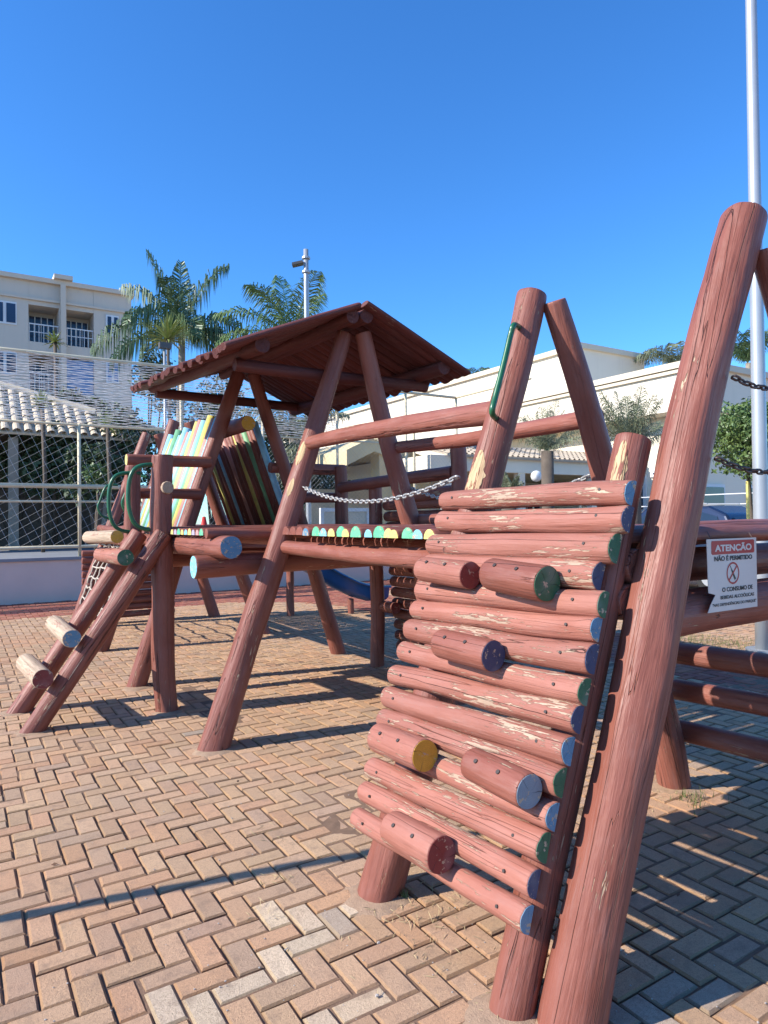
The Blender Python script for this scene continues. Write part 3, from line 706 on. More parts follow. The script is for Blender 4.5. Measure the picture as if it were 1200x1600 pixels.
def cloud(mb, blobs, n, s, rg):
    """leaf faces spread through uneven blobs"""
    tot = sum(b[1][0]*b[1][1]*b[1][2] for b in blobs)
    for c, r in blobs:
        k = int(n*r[0]*r[1]*r[2]/tot)+20; c = Vector(c)
        for i in range(k):
            q = Vector((rg.gauss(0, 1), rg.gauss(0, 1), rg.gauss(0, 1))).normalized()
            nz = mnoise.noise(q*2.3+c)*.35; rad = (rg.random()**.35)*(.85+nz)
            p = c+Vector((q.x*r[0], q.y*r[1], q.z*r[2]))*rad
            a = Vector((rg.gauss(0, 1), rg.gauss(0, 1), rg.gauss(0, 1))).normalized(); b = a.orthogonal().normalized(); b = (b*math.cos(i)+a.cross(b)*math.sin(i))
            z = s*rg.uniform(.6, 1.3)
            mb.add([p-a*z, p+b*z*.45, p+a*z, p-b*z*.45], [(0, 1, 2, 3)])
def bush(name, label, cat, base, blobs, n, s, mat, seed, trunk=True, group=None, tr=.06):
    o = thing(name, label, cat, base, group); rg = random.Random(seed); mb = MB(); b = Vector(base); mb0 = MB()
    for c, r in blobs:
        c = Vector(c); mb0.tube([b, b.lerp(c, .5)+Vector((rg.uniform(-.1, .1), rg.uniform(-.1, .1), .1)), c], tr, 6, r1=tr*.4)
    mb0.build('trunk', M['bark'], o, True); cloud(mb, blobs, n, s, rg); mb.build('crown', M[mat], o); return o
# clipped tree at the right
c = XP(1186, 690, 11.2)
bush('clipped_tree', 'round clipped green tree behind the tall grey pole', 'tree', (c.x, c.y, 0),
     [((c.x, c.y, c.z), (.95, .95, .85)), ((c.x+.25, c.y-.3, c.z-.3), (.75, .75, .7)), ((c.x-.1, c.y+.2, c.z+.3), (.75, .75, .6)), ((c.x, c.y-.5, c.z+.1), (.8, .8, .7))], 15000, .045, 'clip_leaf', 5)
for sx, sgn in ((1168, 'left'), (1196, 'right')):
    p = XP(sx, 760, 11.0); o = thing('tree_stake', f'yellowish timber stake holding up the clipped tree, on its {sgn}', 'stake', (p.x, p.y, 0), 'tree stakes'); mb = MB(); mb.tube([(p.x, p.y, 0), (p.x, p.y, 2.15)], .03, 6)
    mb.build('post', M['s_yellow'], o)
# dark planting beyond the court fence
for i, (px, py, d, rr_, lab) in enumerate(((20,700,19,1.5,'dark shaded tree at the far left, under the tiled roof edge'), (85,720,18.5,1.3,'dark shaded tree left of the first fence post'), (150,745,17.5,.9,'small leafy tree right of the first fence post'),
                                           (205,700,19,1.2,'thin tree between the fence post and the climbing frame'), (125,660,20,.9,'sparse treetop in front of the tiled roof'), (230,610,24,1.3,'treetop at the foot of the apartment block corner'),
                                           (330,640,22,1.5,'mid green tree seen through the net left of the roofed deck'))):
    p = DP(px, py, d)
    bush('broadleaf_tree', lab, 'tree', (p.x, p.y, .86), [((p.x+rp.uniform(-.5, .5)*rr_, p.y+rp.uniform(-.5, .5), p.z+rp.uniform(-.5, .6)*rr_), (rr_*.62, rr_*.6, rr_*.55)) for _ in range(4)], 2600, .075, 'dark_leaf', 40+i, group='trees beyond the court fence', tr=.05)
p = DP(150, 740, 16.5)
bush('shrub', 'bright green bush catching the sun just right of the first fence post', 'shrub', (p.x, p.y, .86), [((p.x, p.y, p.z), (.35, .35, .32)), ((p.x+.15, p.y, p.z-.25), (.32, .3, .3))], 900, .05, 'clip_leaf', 77)
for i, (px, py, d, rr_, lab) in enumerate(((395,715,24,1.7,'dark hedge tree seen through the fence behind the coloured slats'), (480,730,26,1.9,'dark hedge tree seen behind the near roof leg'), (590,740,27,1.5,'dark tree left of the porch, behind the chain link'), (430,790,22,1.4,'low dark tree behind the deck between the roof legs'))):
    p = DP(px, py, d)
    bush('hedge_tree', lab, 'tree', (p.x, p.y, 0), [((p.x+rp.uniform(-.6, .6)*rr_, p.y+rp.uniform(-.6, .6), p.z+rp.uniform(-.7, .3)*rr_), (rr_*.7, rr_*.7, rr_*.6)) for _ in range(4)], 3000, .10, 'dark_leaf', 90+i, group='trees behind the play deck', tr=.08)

# ------------------------------------------------------------------ court, low wall, fence
M['render_wall'] = plain('rendered_wall', (.76, .56, .46), .9, .12, 1.2, .3, 60)
M['cap'] = plain('wall_cap', (.27, .27, .28), .85, .15, 3, .3, 60)
M['court'] = plain('court_floor', (.22, .23, .24), .9, .2, .6, .2, 40)
M['fence_steel'] = plain('cream_fence_steel', (.70, .60, .40), .5, .2, 4, .1)
M['net'] = plain('white_net', (.92, .92, .90), .8, .1, 3, .1)
M['wire'] = plain('galvanised_wire', (.42, .42, .40), .5, .1, 3, .1, metal=.3)
mb = MB(); mb.box((-14, 12.4, -.05), (10.4, 12.62, .80)); o = mb.build('boundary_wall', M['render_wall']); tag(o, 'low pinkish rendered wall along the edge of the red paving, below the net fence', 'wall')
mb = MB(); mb.box((-14, 12.36, .803), (10.4, 12.66, .86)); mb.build('coping', M['cap'], o)
mb = MB(); mb.box((-14, 12.63, .4), (10.4, 24.5, .855)); tag(mb.build('court_floor', M['court']), kind='structure')
mb = MB(); mb.add([(-14, 24.5, .84), (10.4, 24.5, .84), (10.4, 27, 1.25), (-14, 27, 1.25), (10.4, 60, 1.3), (-14, 60, 1.3)], [(0, 1, 2, 3), (3, 2, 4, 5)])
tag(mb.build('bank', plain('dry_bank', (.24, .17, .11), .95, .4, 2, .5, 30)), kind='structure')
YFN = 12.5
FN = thing('court_fence', 'tall cream steel fence with white net along the low wall', 'fence', (0, YFN, .86))
def ftube(a, b, r, name, mat='fence_steel'): mb = MB(); mb.tube([a, b], r, 8); return mb.build(name, M[mat], FN, True)
XL, XR = -8, 10.3; ZT = 4.87
ftube((XL, YFN, ZT), (XR, YFN, ZT), .036, 'rail'); ftube((XL, YFN, 3.51), (XR, YFN, 3.49), .025, 'rail'); ftube((XL, YFN, 2.28), (2.6, YFN, 2.26), .045, 'rail'); ftube((XL, YFN, 1.96), (2.6, YFN, 1.96), .022, 'rail'); ftube((XL, YFN, 1.06), (XR, YFN, 1.06), .032, 'rail')
for x, zt in ((.67, 3.51), (-3.2, ZT), (2.72, ZT), (1.9, 2.28), (4.6, ZT), (6.55, ZT), (8.6, ZT), (10.28, ZT)): ftube((x, YFN, .86), (x, YFN, zt), .034, 'post')
def clipline(x0, z0, sl, xa, xb, za, zb):
    # z = z0 + sl*(x-x0)
    pts = []
    x1, x2 = xa, xb
    if abs(sl) > 1e-6:
        u, v = x0+(za-z0)/sl, x0+(zb-z0)/sl; u, v = min(u, v), max(u, v); x1, x2 = max(x1, u), min(x2, v)
    if x2-x1 < .02: return None
    return (x1, z0+sl*(x1-x0)), (x2, z0+sl*(x2-x0))
def net(xa, xb, za, zb, sl, vs, r, name, mat, y, rg, wob=.006, seg=.5):
    mb = MB()
    for s in ((sl, -sl) if not isinstance(sl, tuple) else sl):
        span = abs(s)*(xb-xa); k = int((zb-za+span)/vs)+1
        for i in range(k):
            z0 = za-(span if s > 0 else 0)+i*vs+rg.uniform(-.1, .1)*vs
            q = clipline(xa, z0, s, xa, xb, za, zb)
            if not q: continue
            (x1, z1), (x2, z2) = q; nn = max(1, int((x2-x1)/seg))
            mb.tube([(x1+(x2-x1)*t/nn, y+rg.uniform(-.01, .01), z1+(z2-z1)*t/nn+rg.uniform(-wob, wob)) for t in range(nn+1)], r, 3, False)
    return mb.build(name, M[mat], FN)
rn = random.Random(8)
net(XL, 6.55, 3.53, 4.85, (.10, -.09), .056, .0062, 'net', 'net', YFN-.03, rn, .016)
net(XL, 6.55, 3.53, 4.85, (.02,), .12, .003, 'net', 'net', YFN-.05, rn, .02)
net(XL, 2.6, 1.06, 3.49, (.60,), .165, .0026, 'net', 'wire', YFN-.03, rn, .016)
net(XL, 2.6, 1.06, 3.49, (-2.2,), .42, .0016, 'net', 'net', YFN-.035, rn)
net(2.6, 10.3, 1.06, 3.45, (1.0, -1.0), .11, .0020, 'chain_link', 'wire', YFN, rn)
net(6.55, 10.3, 3.5, 4.85, (1.0, -1.0), .11, .0018, 'chain_link', 'wire', YFN, rn)
a, b = XP(507, 667, 10.28), XP(716, 622, 10.28)
ftube((10.28, YFN, ZT), (10.28, 9.6, ZT-.0), .03, 'rail')
F2 = thing('side_fence', 'cream steel fence running back towards the porch, behind the roof legs', 'fence', (10.4, 20, 0)); 
mb = MB(); mb.tube([(9.2, 13, 3.95), (9.2, 30, 3.95)], .04, 8); mb.build('rail', M['fence_steel'], F2)
for y in (13, 17, 21, 25, 30): mb = MB(); mb.tube([(9.2, y, 0), (9.2, y, 3.95)], .035, 8); mb.build('post', M['fence_steel'], F2)

# ------------------------------------------------------------------ lamps and poles
M['galv'] = plain('galvanised_pole', (.42, .44, .46), .38, .12, 2, .05, 30, .35)
M['lamp_head'] = plain('lamp_head', (.09, .08, .075), .4, .2, 6)
def pole(label, base, h, r0, r1, head, arm=None):
    b = Vector(base); o = thing('street_lamp', label, 'lamp post', b, 'grey lamp posts'); mb = MB(); mb.tube([b+Vector((0, 0, h*k/10)) for k in range(11)], r0, 20, r1=r1); mb.build('pole', M['galv'], o, True)
    mb = MB(); mb.tube([b+Vector((0, 0, -.01)), b+Vector((0, 0, .03))], r0*2.2, 16); mb.build('base_plate', M['galv'], o)
    t = b+Vector((0, 0, h))
    if head:
        mb = MB(); d = -RT; d = Vector((d.x, d.y, 0)).normalized(); q = t+Vector((0, 0, -.35))
        mb.tube([q, q+d*.25], .03, 6); mb.build('arm', M['galv'], o); mb = MB(); s = Vector((-d.y, d.x, 0))
        V = []
        for a_, z_ in ((.08, .0), (.36, -.06)):
            for e in (-.11, .11):
                for zz in (-.03, .035): V.append(q+d*a_+s*e+Vector((0, 0, z_+zz)))
        mb.add(V, [(0,1,3,2),(4,6,7,5),(0,4,5,1),(2,3,7,6),(1,5,7,3),(0,2,6,4)]); mb.build('lamp_head', M['lamp_head'], o)
        for dz in (-.25, -.62): mb = MB(); mb.tube([t+Vector((0, 0, dz)), t+Vector((0, 0, dz+.05))], r1*1.7, 10); mb.build('bracket', M['galv'], o)
    return o
pp = ZP(1193, 1018); pt = DP(1156, 6, (pp-CAM).dot(FW)+.1)
pole('tall grey steel pole standing behind the nearest log frame, its top leaving the picture', (pp.x, pp.y, 0), 9.2, .083, .050, False)
o = bpy.data.objects['street_lamp']
mb = MB(); mb.tube([(pp.x, pp.y, 7.92), (pp.x, pp.y, 7.98)], .08, 12); mb.build('bracket', M['galv'], o)
lp = DP(478, 390, 18)
pole('far grey lamp post with a small flat head, rising behind the log roof', (lp.x, lp.y, 0), lp.z, .075, .065, True)
lp = DP(257, 542, 15.5)
o = thing('flood_light', 'short pole with a dark flood light above the net fence, left of the log roof', 'floodlight', (lp.x, lp.y, .86)); mb = MB(); mb.tube([(lp.x, lp.y, .86), (lp.x, lp.y, lp.z)], .03, 8); mb.build('pole', M['galv'], o, True)
mb = MB(); mb.box((lp.x-.12, lp.y-.08, lp.z-.04), (lp.x+.14, lp.y+.08, lp.z+.09)); mb.build('lamp_head', M['lamp_head'], o)
o = thing('steel_post', 'slim grey steel post out to the left, its shadow crossing the foreground bricks', 'post', (-3.1, 1.06, 0)); mb = MB(); mb.tube([(-3.1, 1.06, 0), (-3.1, 1.06, 2.5)], .033, 14); mb.build('pole', M['galv'], o, True); mb = MB(); mb.sphere((-3.1, 1.06, 2.5), .036, 12, 6); mb.build('cap', M['galv'], o, True)

# ------------------------------------------------------------------ buildings

M['apt_trim'] = plain('apartment_trim', (.64, .54, .43), .9, .08, .3, .2, 20)
M['glass'] = plain('dark_window', (.03, .05, .10), .12, .5, .5, .0)
M['glass_blue'] = plain('blue_glass', (.16, .26, .46), .12, .2, .5, .0)
M['frame_w'] = plain('white_frame', (.7, .7, .7), .5, .1, 3, .05)
def stained(name, c):
    g = NG(name); v = g.coord(scale=(1, 1, .08)); v2 = g.coord(); st = g.noise(v, 2.2, 5, .7); bl = g.noise(v2, .5, 4, .6)
    col = g.mix(g.ramp(st, .52, .75, 0, .30), c, tuple(x*.72 for x in c)); col = g.mix(g.ramp(bl, .4, .7, 0, .18), col, tuple(x*.8 for x in c))
    return g.out(col, .92, g.bump(g.noise(v2, 40, 3), .25, .006))
M['cream'] = stained('cream_render', (.78, .70, .56))
M['cream_dark'] = plain('cream_trim', (.66, .58, .45), .9, .1, .5, .2, 30)
M['yellow_wall'] = plain('yellow_render', (.66, .54, .32), .9, .1, .5, .2, 30)
AY = 40.0
M['apt_wall'] = stained('apartment_render', (.60, .52, .43))
def apartment():
    e = YP(205, 465, AY); f = YP(0, 431, AY); zt = (e.z+f.z)/2; x1 = e.x; x0 = x1-26; base = .0
    o = thing('apartment_building', 'beige five storey apartment block with balconies, far left', 'building', ((x0+x1)/2, AY, 0))
    mb = MB(); recess = [((133, 285), (277, 400)), ((311, 315), (440, 420)), ((133, 425), (280, 512)), ((311, 445), (452, 532))]
    mb.box((x0, AY+1.6, 0), (x1, AY+14, zt))
    # front skin with openings: cells from cut lines
    rec = []
    for (a, b), (c_, d) in recess:
        p = YP(a/3, 380+b/3, AY); q = YP(c_/3, 380+d/3, AY); rec.append((p.x, q.x, min(p.z, q.z)-.05, max(p.z, q.z)))
    r0 = rec[0]; r1_ = rec[1]
    colL = (r0[0], r0[1]); colR = (r1_[0], r1_[1]); storey = (YP(0, 530, AY).z-YP(0, 577, AY).z)
    tops = [r0[3], r0[3]-2.75, r0[3]-5.5, r0[3]-8.25, r0[3]-11.0]; H = 2.05
    xs = [x0, colL[0], colL[1], colR[0], colR[1], x1]
    for i in (0, 2, 4): mb.box((xs[i], AY, 0), (xs[i+1], AY+1.6, zt))
    for i in (1, 3):
        prev = zt
        for t in tops: mb.box((xs[i], AY+.02, t), (xs[i+1], AY+1.6, prev)); prev = t-H
        mb.box((xs[i], AY+.02, 0), (xs[i+1], AY+1.6, prev))
    mb.build('wall', M['apt_wall'], o)
    mb = MB(); mb.box((x0, AY-.25, zt), (x1+.15, AY+14, zt+.25)); mb.box((x0, AY-.12, tops[0]+.25), (x1+.08, AY-.003, tops[0]+.38)); mb.build('cornice', M['apt_trim'], o)
    mb = MB(); px0, px1 = colL[1]+.06, colR[0]-.06; mb.box((px0, AY-.35, 0), (px1, AY-.003, zt+.003)); mb.box((px0-.35, AY-.5, zt+.26), (px1+.35, AY+1, zt+.5)); mb.build('pilaster', M['apt_trim'], o)
    for i in (1, 3):
        for n_, t in enumerate(tops):
            mb = MB(); mb.box((xs[i]+.1, AY+1.50, t-H+.1), (xs[i+1]-.1, AY+1.597, t-.25)); g = mb.build('balcony_door', M['glass' if not (i == 3 and n_ in (1,)) else 'glass_blue'], o)
            mb = MB(); k = 4
            for j in range(k+1): x = xs[i]+.12+(xs[i+1]-xs[i]-.24)*j/k; mb.box((x-.025, AY+1.44, t-H+.1), (x+.025, AY+1.497, t-.25))
            mb.build('frame', M['frame_w'], g)
            mb = MB(); zz = t-H
            if i == 3 and n_ == 1:
                mb.box((xs[i]+.02, AY+.10, zz), (xs[i+1]-.02, AY+.14, t-.1)); mb.build('glazing', M['glass_blue'], o)
            else:
                mb.box((xs[i]+.02, AY+.08, zz+.98), (xs[i+1]-.02, AY+.14, zz+1.04))
                for j in range(7): x = xs[i]+.05+(xs[i+1]-xs[i]-.1)*j/6; mb.box((x-.014, AY+.09, zz), (x+.014, AY+.13, zz+.975))
                mb.box((xs[i]+.02, AY+.10, zz+.55), (xs[i+1]-.02, AY+.125, zz+.59))
                mb.build('railing', M['frame_w'], o)
    for (a, b), (c_, d) in (((-40, 262), (78, 330)), ((495, 335), (556, 392))):
        p = YP(a/3, 380+b/3, AY); q = YP(c_/3, 380+d/3, AY)
        for n_ in range(5):
            zt_ = p.z-2.75*n_ if a < 0 else p.z-2.75*n_; hh = 1.25
            mb = MB(); mb.box((p.x, AY-.05, zt_-hh), (q.x, AY-.003, zt_)); fr_ = mb.build('window', M['frame_w'], o)
            mb = MB(); wdt = (q.x-p.x)/2
            for j in (0, 1): mb.box((p.x+wdt*j+.1, AY-.075, zt_-hh+.1), (p.x+wdt*(j+1)-.06, AY-.053, zt_-.1))
            mb.build('pane', M['glass' if n_ == 0 or a < 0 else 'glass_blue'], fr_)
    mb = MB(); q = YP(35, 430, AY+3); mb.tube([(q.x, AY+3, zt), (q.x, AY+3, zt+1.2)], .04, 5); mb.tube([(q.x-.3, AY+3, zt+.9), (q.x+.3, AY+3, zt+.9)], .03, 5); mb.build('antenna', M['lamp_head'], o)
apartment()

def tile_mat(name, c, c2, sx=4.0):
    g = NG(name); v = g.coord('Object'); n = g.noise(v, 3, 4, .7); n2 = g.noise(v, 12, 4, .7)
    col = g.mix(g.ramp(n, .3, .7), c, c2); col = g.mix(g.ramp(n2, .55, .75, 0, .6), col, tuple(x*.5 for x in c)); return g.out(col, .85, g.bump(n2, .4, .01))
M['tile'] = tile_mat('pale_roof_tile', (.68, .56, .38), (.56, .45, .32)); M['tile_grey'] = tile_mat('porch_roof_tile', (.46, .38, .28), (.38, .32, .25))
def tiled_slope(o, a, b, up, name, mat, step=.26, rad=.11, hip=None):
    """rows of half-round tiles from eave a-b up the slope vector"""
    a, b, up = Vector(a), Vector(b), Vector(up); L = (b-a).length; k = int(L/step); n = up.normalized().cross((b-a).normalized()); 
    if n.z < 0: n = -n
    ex = (b-a).normalized(); mb = MB()
    for i in range(k):
        c0 = a+ex*(i+.5)*step; nt_ = 6; up_ = up*(1 if hip is None else max(.06, min(1, (L-(i+.5)*step)/hip)))
        for j in range(nt_):
            s0 = c0+up_*(j/nt_); s1 = c0+up_*((j+1.08)/nt_)
            V = []; m_ = 7
            for t_, rr in ((0, rad), (1, rad*.88)):
                base = s0 if t_ == 0 else s1
                for q in range(m_):
                    an = math.pi*q/(m_-1); V.append(base+ex*rr*math.cos(an)*1.05+n*(rr*math.sin(an)+.02*(1-t_)))
            mb.add(V, [(q, q+1, m_+q+1, m_+q) for q in range(m_-1)])
    bt = b if hip is None else b-ex*hip
    mb.add([a, b, bt+up, a+up, a-n*.06, b-n*.06, bt+up-n*.06, a+up-n*.06], [(0,1,2,3), (7,6,5,4), (0,4,5,1), (1,5,6,2), (2,6,7,3), (3,7,4,0)])
    return mb.build(name, mat, o)
# tiled pavilion beyond the court, left
PV = thing('tiled_pavilion', 'low pavilion with a pale half round tiled roof beyond the net fence', 'pavilion', (-1, 18, .86))
ea, eb = YP(-60, 668, 17.0), YP(232, 700, 17.0)
tiled_slope(PV, (-6.5, 17.0, 3.90), (4.2, 17.0, 3.78), (0, 2.4, 1.62), 'roof', M['tile'], .26, .10, 5.0)
mb = MB(); mb.tube([(-6.5, 19.4, 5.52), (-.8, 19.4, 5.50), (1.7, 18.2, 4.68), (4.15, 17.05, 3.86)], .13, 8); mb.build('ridge_tiles', M['tile'], PV, True)
for x in (-5.5, -2.9, -.2, 1.9, 4.1): mb = MB(); mb.box((x-.11, 17.2, .86), (x+.11, 17.42, 3.72)); mb.build('post', M['bark_pale'], PV)
mb = MB(); mb.box((-6.4, 19.2, .86), (3.2, 19.3, 4.9)); mb.build('wall', M['bark'], PV)

# clubhouse: long cream wall facing the sun, second higher volume, shaded end wall
def clubhouse():
    XC = 18.0; a = XP(1081, 565, XC); b = XP(916, 601, XC); zt = (a.z+b.z)/2; y0 = a.y
    o = thing('clubhouse', 'cream rendered clubhouse with stepped parapets and a shaded end wall, right of the play frame', 'building', (XC, 15, 0))
    zo = XP(1065, 640, XC).z
    mb = MB(); mb.box((XC, y0, zo), (XC+14, 23.5, zt)); mb.box((XC+.9, y0+.9, 0), (XC+14, 23.4, zo-.003)); mb.build('wall', M['cream'], o)
    mb = MB(); mb.box((XC-.15, y0-.15, zt-.14), (XC+14, 23.6, zt+.06)); mb.box((XC-.10, y0-.10, zt-.28), (XC-.003, 23.5, zt-.18)); mb.build('cornice', M['cream_dark'], o)
    # higher volume
    c_ = XP(655, 610, 21.0); d = XP(854, 559, 21.0); z2 = (c_.z+d.z)/2; yb = XP(907, 553, 21.0).y
    mb = MB(); mb.box((21, yb, 0), (25.2, c_.y+22, z2)); mb.build('tower', M['cream'], o)
    mb = MB(); mb.box((20.85, yb-.15, z2-.12), (25.35, c_.y+22, z2+.1)); mb.build('tower_cornice', M['cream_dark'], o)
    lw0 = XP(820, 629, 20.9); lw1 = XP(868, 617, 20.9)
    mb = MB(); mb.box((20.8, min(lw0.y, lw1.y), lw1.z-.1), (20.997, max(lw0.y, lw1.y), lw1.z+.1)); mb.build('ledge', M['cream_dark'], o)
    # windows and doors
    for (px0, py0, px1, py1, nm, mt) in ((1040, 706, 1052, 790, 'door', 'glass'), (1018, 735, 1030, 745, 'window', 'glass'), (996, 742, 1012, 800, 'door', 'glass')):
        p = XP(px0, py0, XC+.9); q = XP(px1, py1, XC+.9); mb = MB(); mb.box((XC+.82, q.y, max(0, q.z)), (XC+.897, p.y, p.z)); f_ = mb.build(nm+'_frame', M['frame_w'], o)
        mb = MB(); mb.box((XC+.79, q.y+.12, max(0.02, q.z+.1)), (XC+.817, p.y-.12, p.z-.1)); mb.build('pane', M[mt], f_)
    for (px0, py0, px1, py1) in ((1176, 790, 1190, 800),):
        pass
    p = YP(1098, 700, y0+.9); 
    for x0_ in (XC+1.6, XC+4.4):
        mb = MB(); mb.box((x0_, y0+.82, .9), (x0_+1.4, y0+.897, 2.6)); f_ = mb.build('window_frame', M['frame_w'], o); mb = MB(); mb.box((x0_+.1, y0+.79, 1.0), (x0_+1.3, y0+.817, 2.5)); mb.build('pane', M['glass'], f_)
    return zt
clubhouse()
# porch with a low tiled roof
def porch():
    YPC = 13.0
    a = YP(673, 735, YPC); b = YP(1032, 747, YPC); zt0 = YP(733, 713, YPC).z; zb = YP(733, 736, YPC).z
    o = thing('porch', 'long cream porch with a grey tiled roof in front of the clubhouse', 'porch', ((a.x+b.x)/2, YPC+2, 0))
    mb = MB(); mb.box((a.x, YPC, zb), (b.x, YPC+.25, zt0)); mb.box((a.x, YPC+.253, zb), (a.x+.25, YPC+5, zt0)); mb.build('fascia', M['cream'], o)
    tiled_slope(o, (a.x+.6, YPC-.15, zt0+.02), (b.x-.05, YPC-.15, zt0+.02), (0, 2.6, .62), 'roof', M['tile_grey'], .22, .05)
    mb = MB(); mb.box((a.x+.26, YPC+.26, zb+.05), (b.x, YPC+5, zb+.12)); mb.build('ceiling', M['yellow_wall'], o)
    for t in (.06, .34, .66, .96): x = a.x+(b.x-a.x)*t; mb = MB(); mb.box((x-.14, YPC+.02, 0), (x+.14, YPC+.22, zb-.003)); mb.build('pillar', M['cream'], o)
    mb = MB(); mb.box((a.x+1, YPC+4.6, 0), (b.x+3, YPC+4.8, zb+.04)); w_ = mb.build('back_wall', M['cream'], o)
    for px in (700, 745, 820, 850, 905):
        p = YP(px, 745, YPC+4.6); mb = MB(); mb.box((p.x, YPC+4.53, .9), (p.x+.75, YPC+4.597, 2.25)); f_ = mb.build('window_frame', M['frame_w'], w_)
        mb = MB(); mb.box((p.x+.07, YPC+4.50, .97), (p.x+.34, YPC+4.527, 2.18)); mb.box((p.x+.41, YPC+4.50, .97), (p.x+.68, YPC+4.527, 2.18)); mb.build('pane', M['glass'], o)
    for px, py in ((838, 744), (1024, 782)):
        p = YP(px, py, YPC-.5); mb = MB(); mb.sphere(p, .17, 14, 8); g = mb.build('globe_lamp', M['frame_w'], o, True); mb = MB(); mb.tube([(p.x, p.y, zb if px < 900 else 0), p], .02, 6); mb.build('lamp_stem', M['galv'], g)
    # entrance gable to the left, yellow soffit
    g = thing('entrance_canopy', 'yellow gabled entrance canopy seen between the roof legs', 'canopy', (a.x-2, YPC+3, 0))
    p0, p1, p2 = YP(542, 727, YPC+2), YP(580, 692, YPC+2), YP(668, 722, YPC+2)
    mb = MB(); mb.prism([(p0.x, p0.z), (p0.x, p0.z+.45), (p1.x, p1.z+.15), (p2.x, p2.z+.15), (p2.x, p2.z-.25), (p1.x+.1, p1.z-.25)], 1, YPC+2, YPC+6); mb.build('roof', M['yellow_wall'], g)
    for px in (606, 660): p = YP(px, 730, YPC+2.1); mb = MB(); mb.box((p.x-.3, YPC+2.1, 0), (p.x+.3, YPC+2.6, p1.z-.3)); mb.build('pillar', M['yellow_wall'], g)
    mb = MB(); mb.box((p0.x+.4, YPC+5.5, 0), (p2.x, YPC+5.7, 2.6)); mb.build('wall', M['cream'], g)
    # white picket panel
    q0, q1 = YP(505, 760, YPC+1), YP(572, 760, YPC+1); f_ = thing('white_gate', 'white slatted gate panel behind the chain, between the play posts', 'gate', (q0.x, YPC+1, 0)); mb = MB()
    for k in range(15): x = q0.x+(q1.x-q0.x)*k/14; mb.box((x-.05, YPC+1, .1), (x+.05, YPC+1.03, 1.75))
    mb.build('slats', M['cream_dark'], f_); mb = MB(); mb.box((q0.x-.1, YPC+.96, 1.76), (q1.x+.1, YPC+1.06, 1.86)); mb.box((q0.x-.1, YPC+.965, .0), (q0.x, YPC+1.06, 1.755)); mb.box((q1.x, YPC+.965, .0), (q1.x+.1, YPC+1.06, 1.755)); mb.build('gate_frame', M['frame_w'], f_)
porch()
# far boundary wall and railing at right
mb = MB(); mb.box((13.9, -12, 0), (14.1, 14, 1.28)); o = mb.build('parking_wall', plain('parking_wall', (.62, .55, .47), .9, .15, 1, .3, 50)); tag(o, 'low cream wall behind the parked car', 'wall')
RL = thing('railing', 'thin pale railing above the low wall, right of the porch', 'railing', (14.6, 5, 0)); mb = MB()
for z in (1.55, 1.8, 2.05): mb.tube([(14.6, -8, z), (14.6, 14, z)], .014, 6)
mb.build('rail', M['frame_w'], RL); mb = MB()
for y in range(-8, 15, 2):
    mb = MB(); mb.tube([(14.6, y, 0), (14.6, y, 2.1)], .035, 8); mb.build('post', M['fence_steel'], RL)

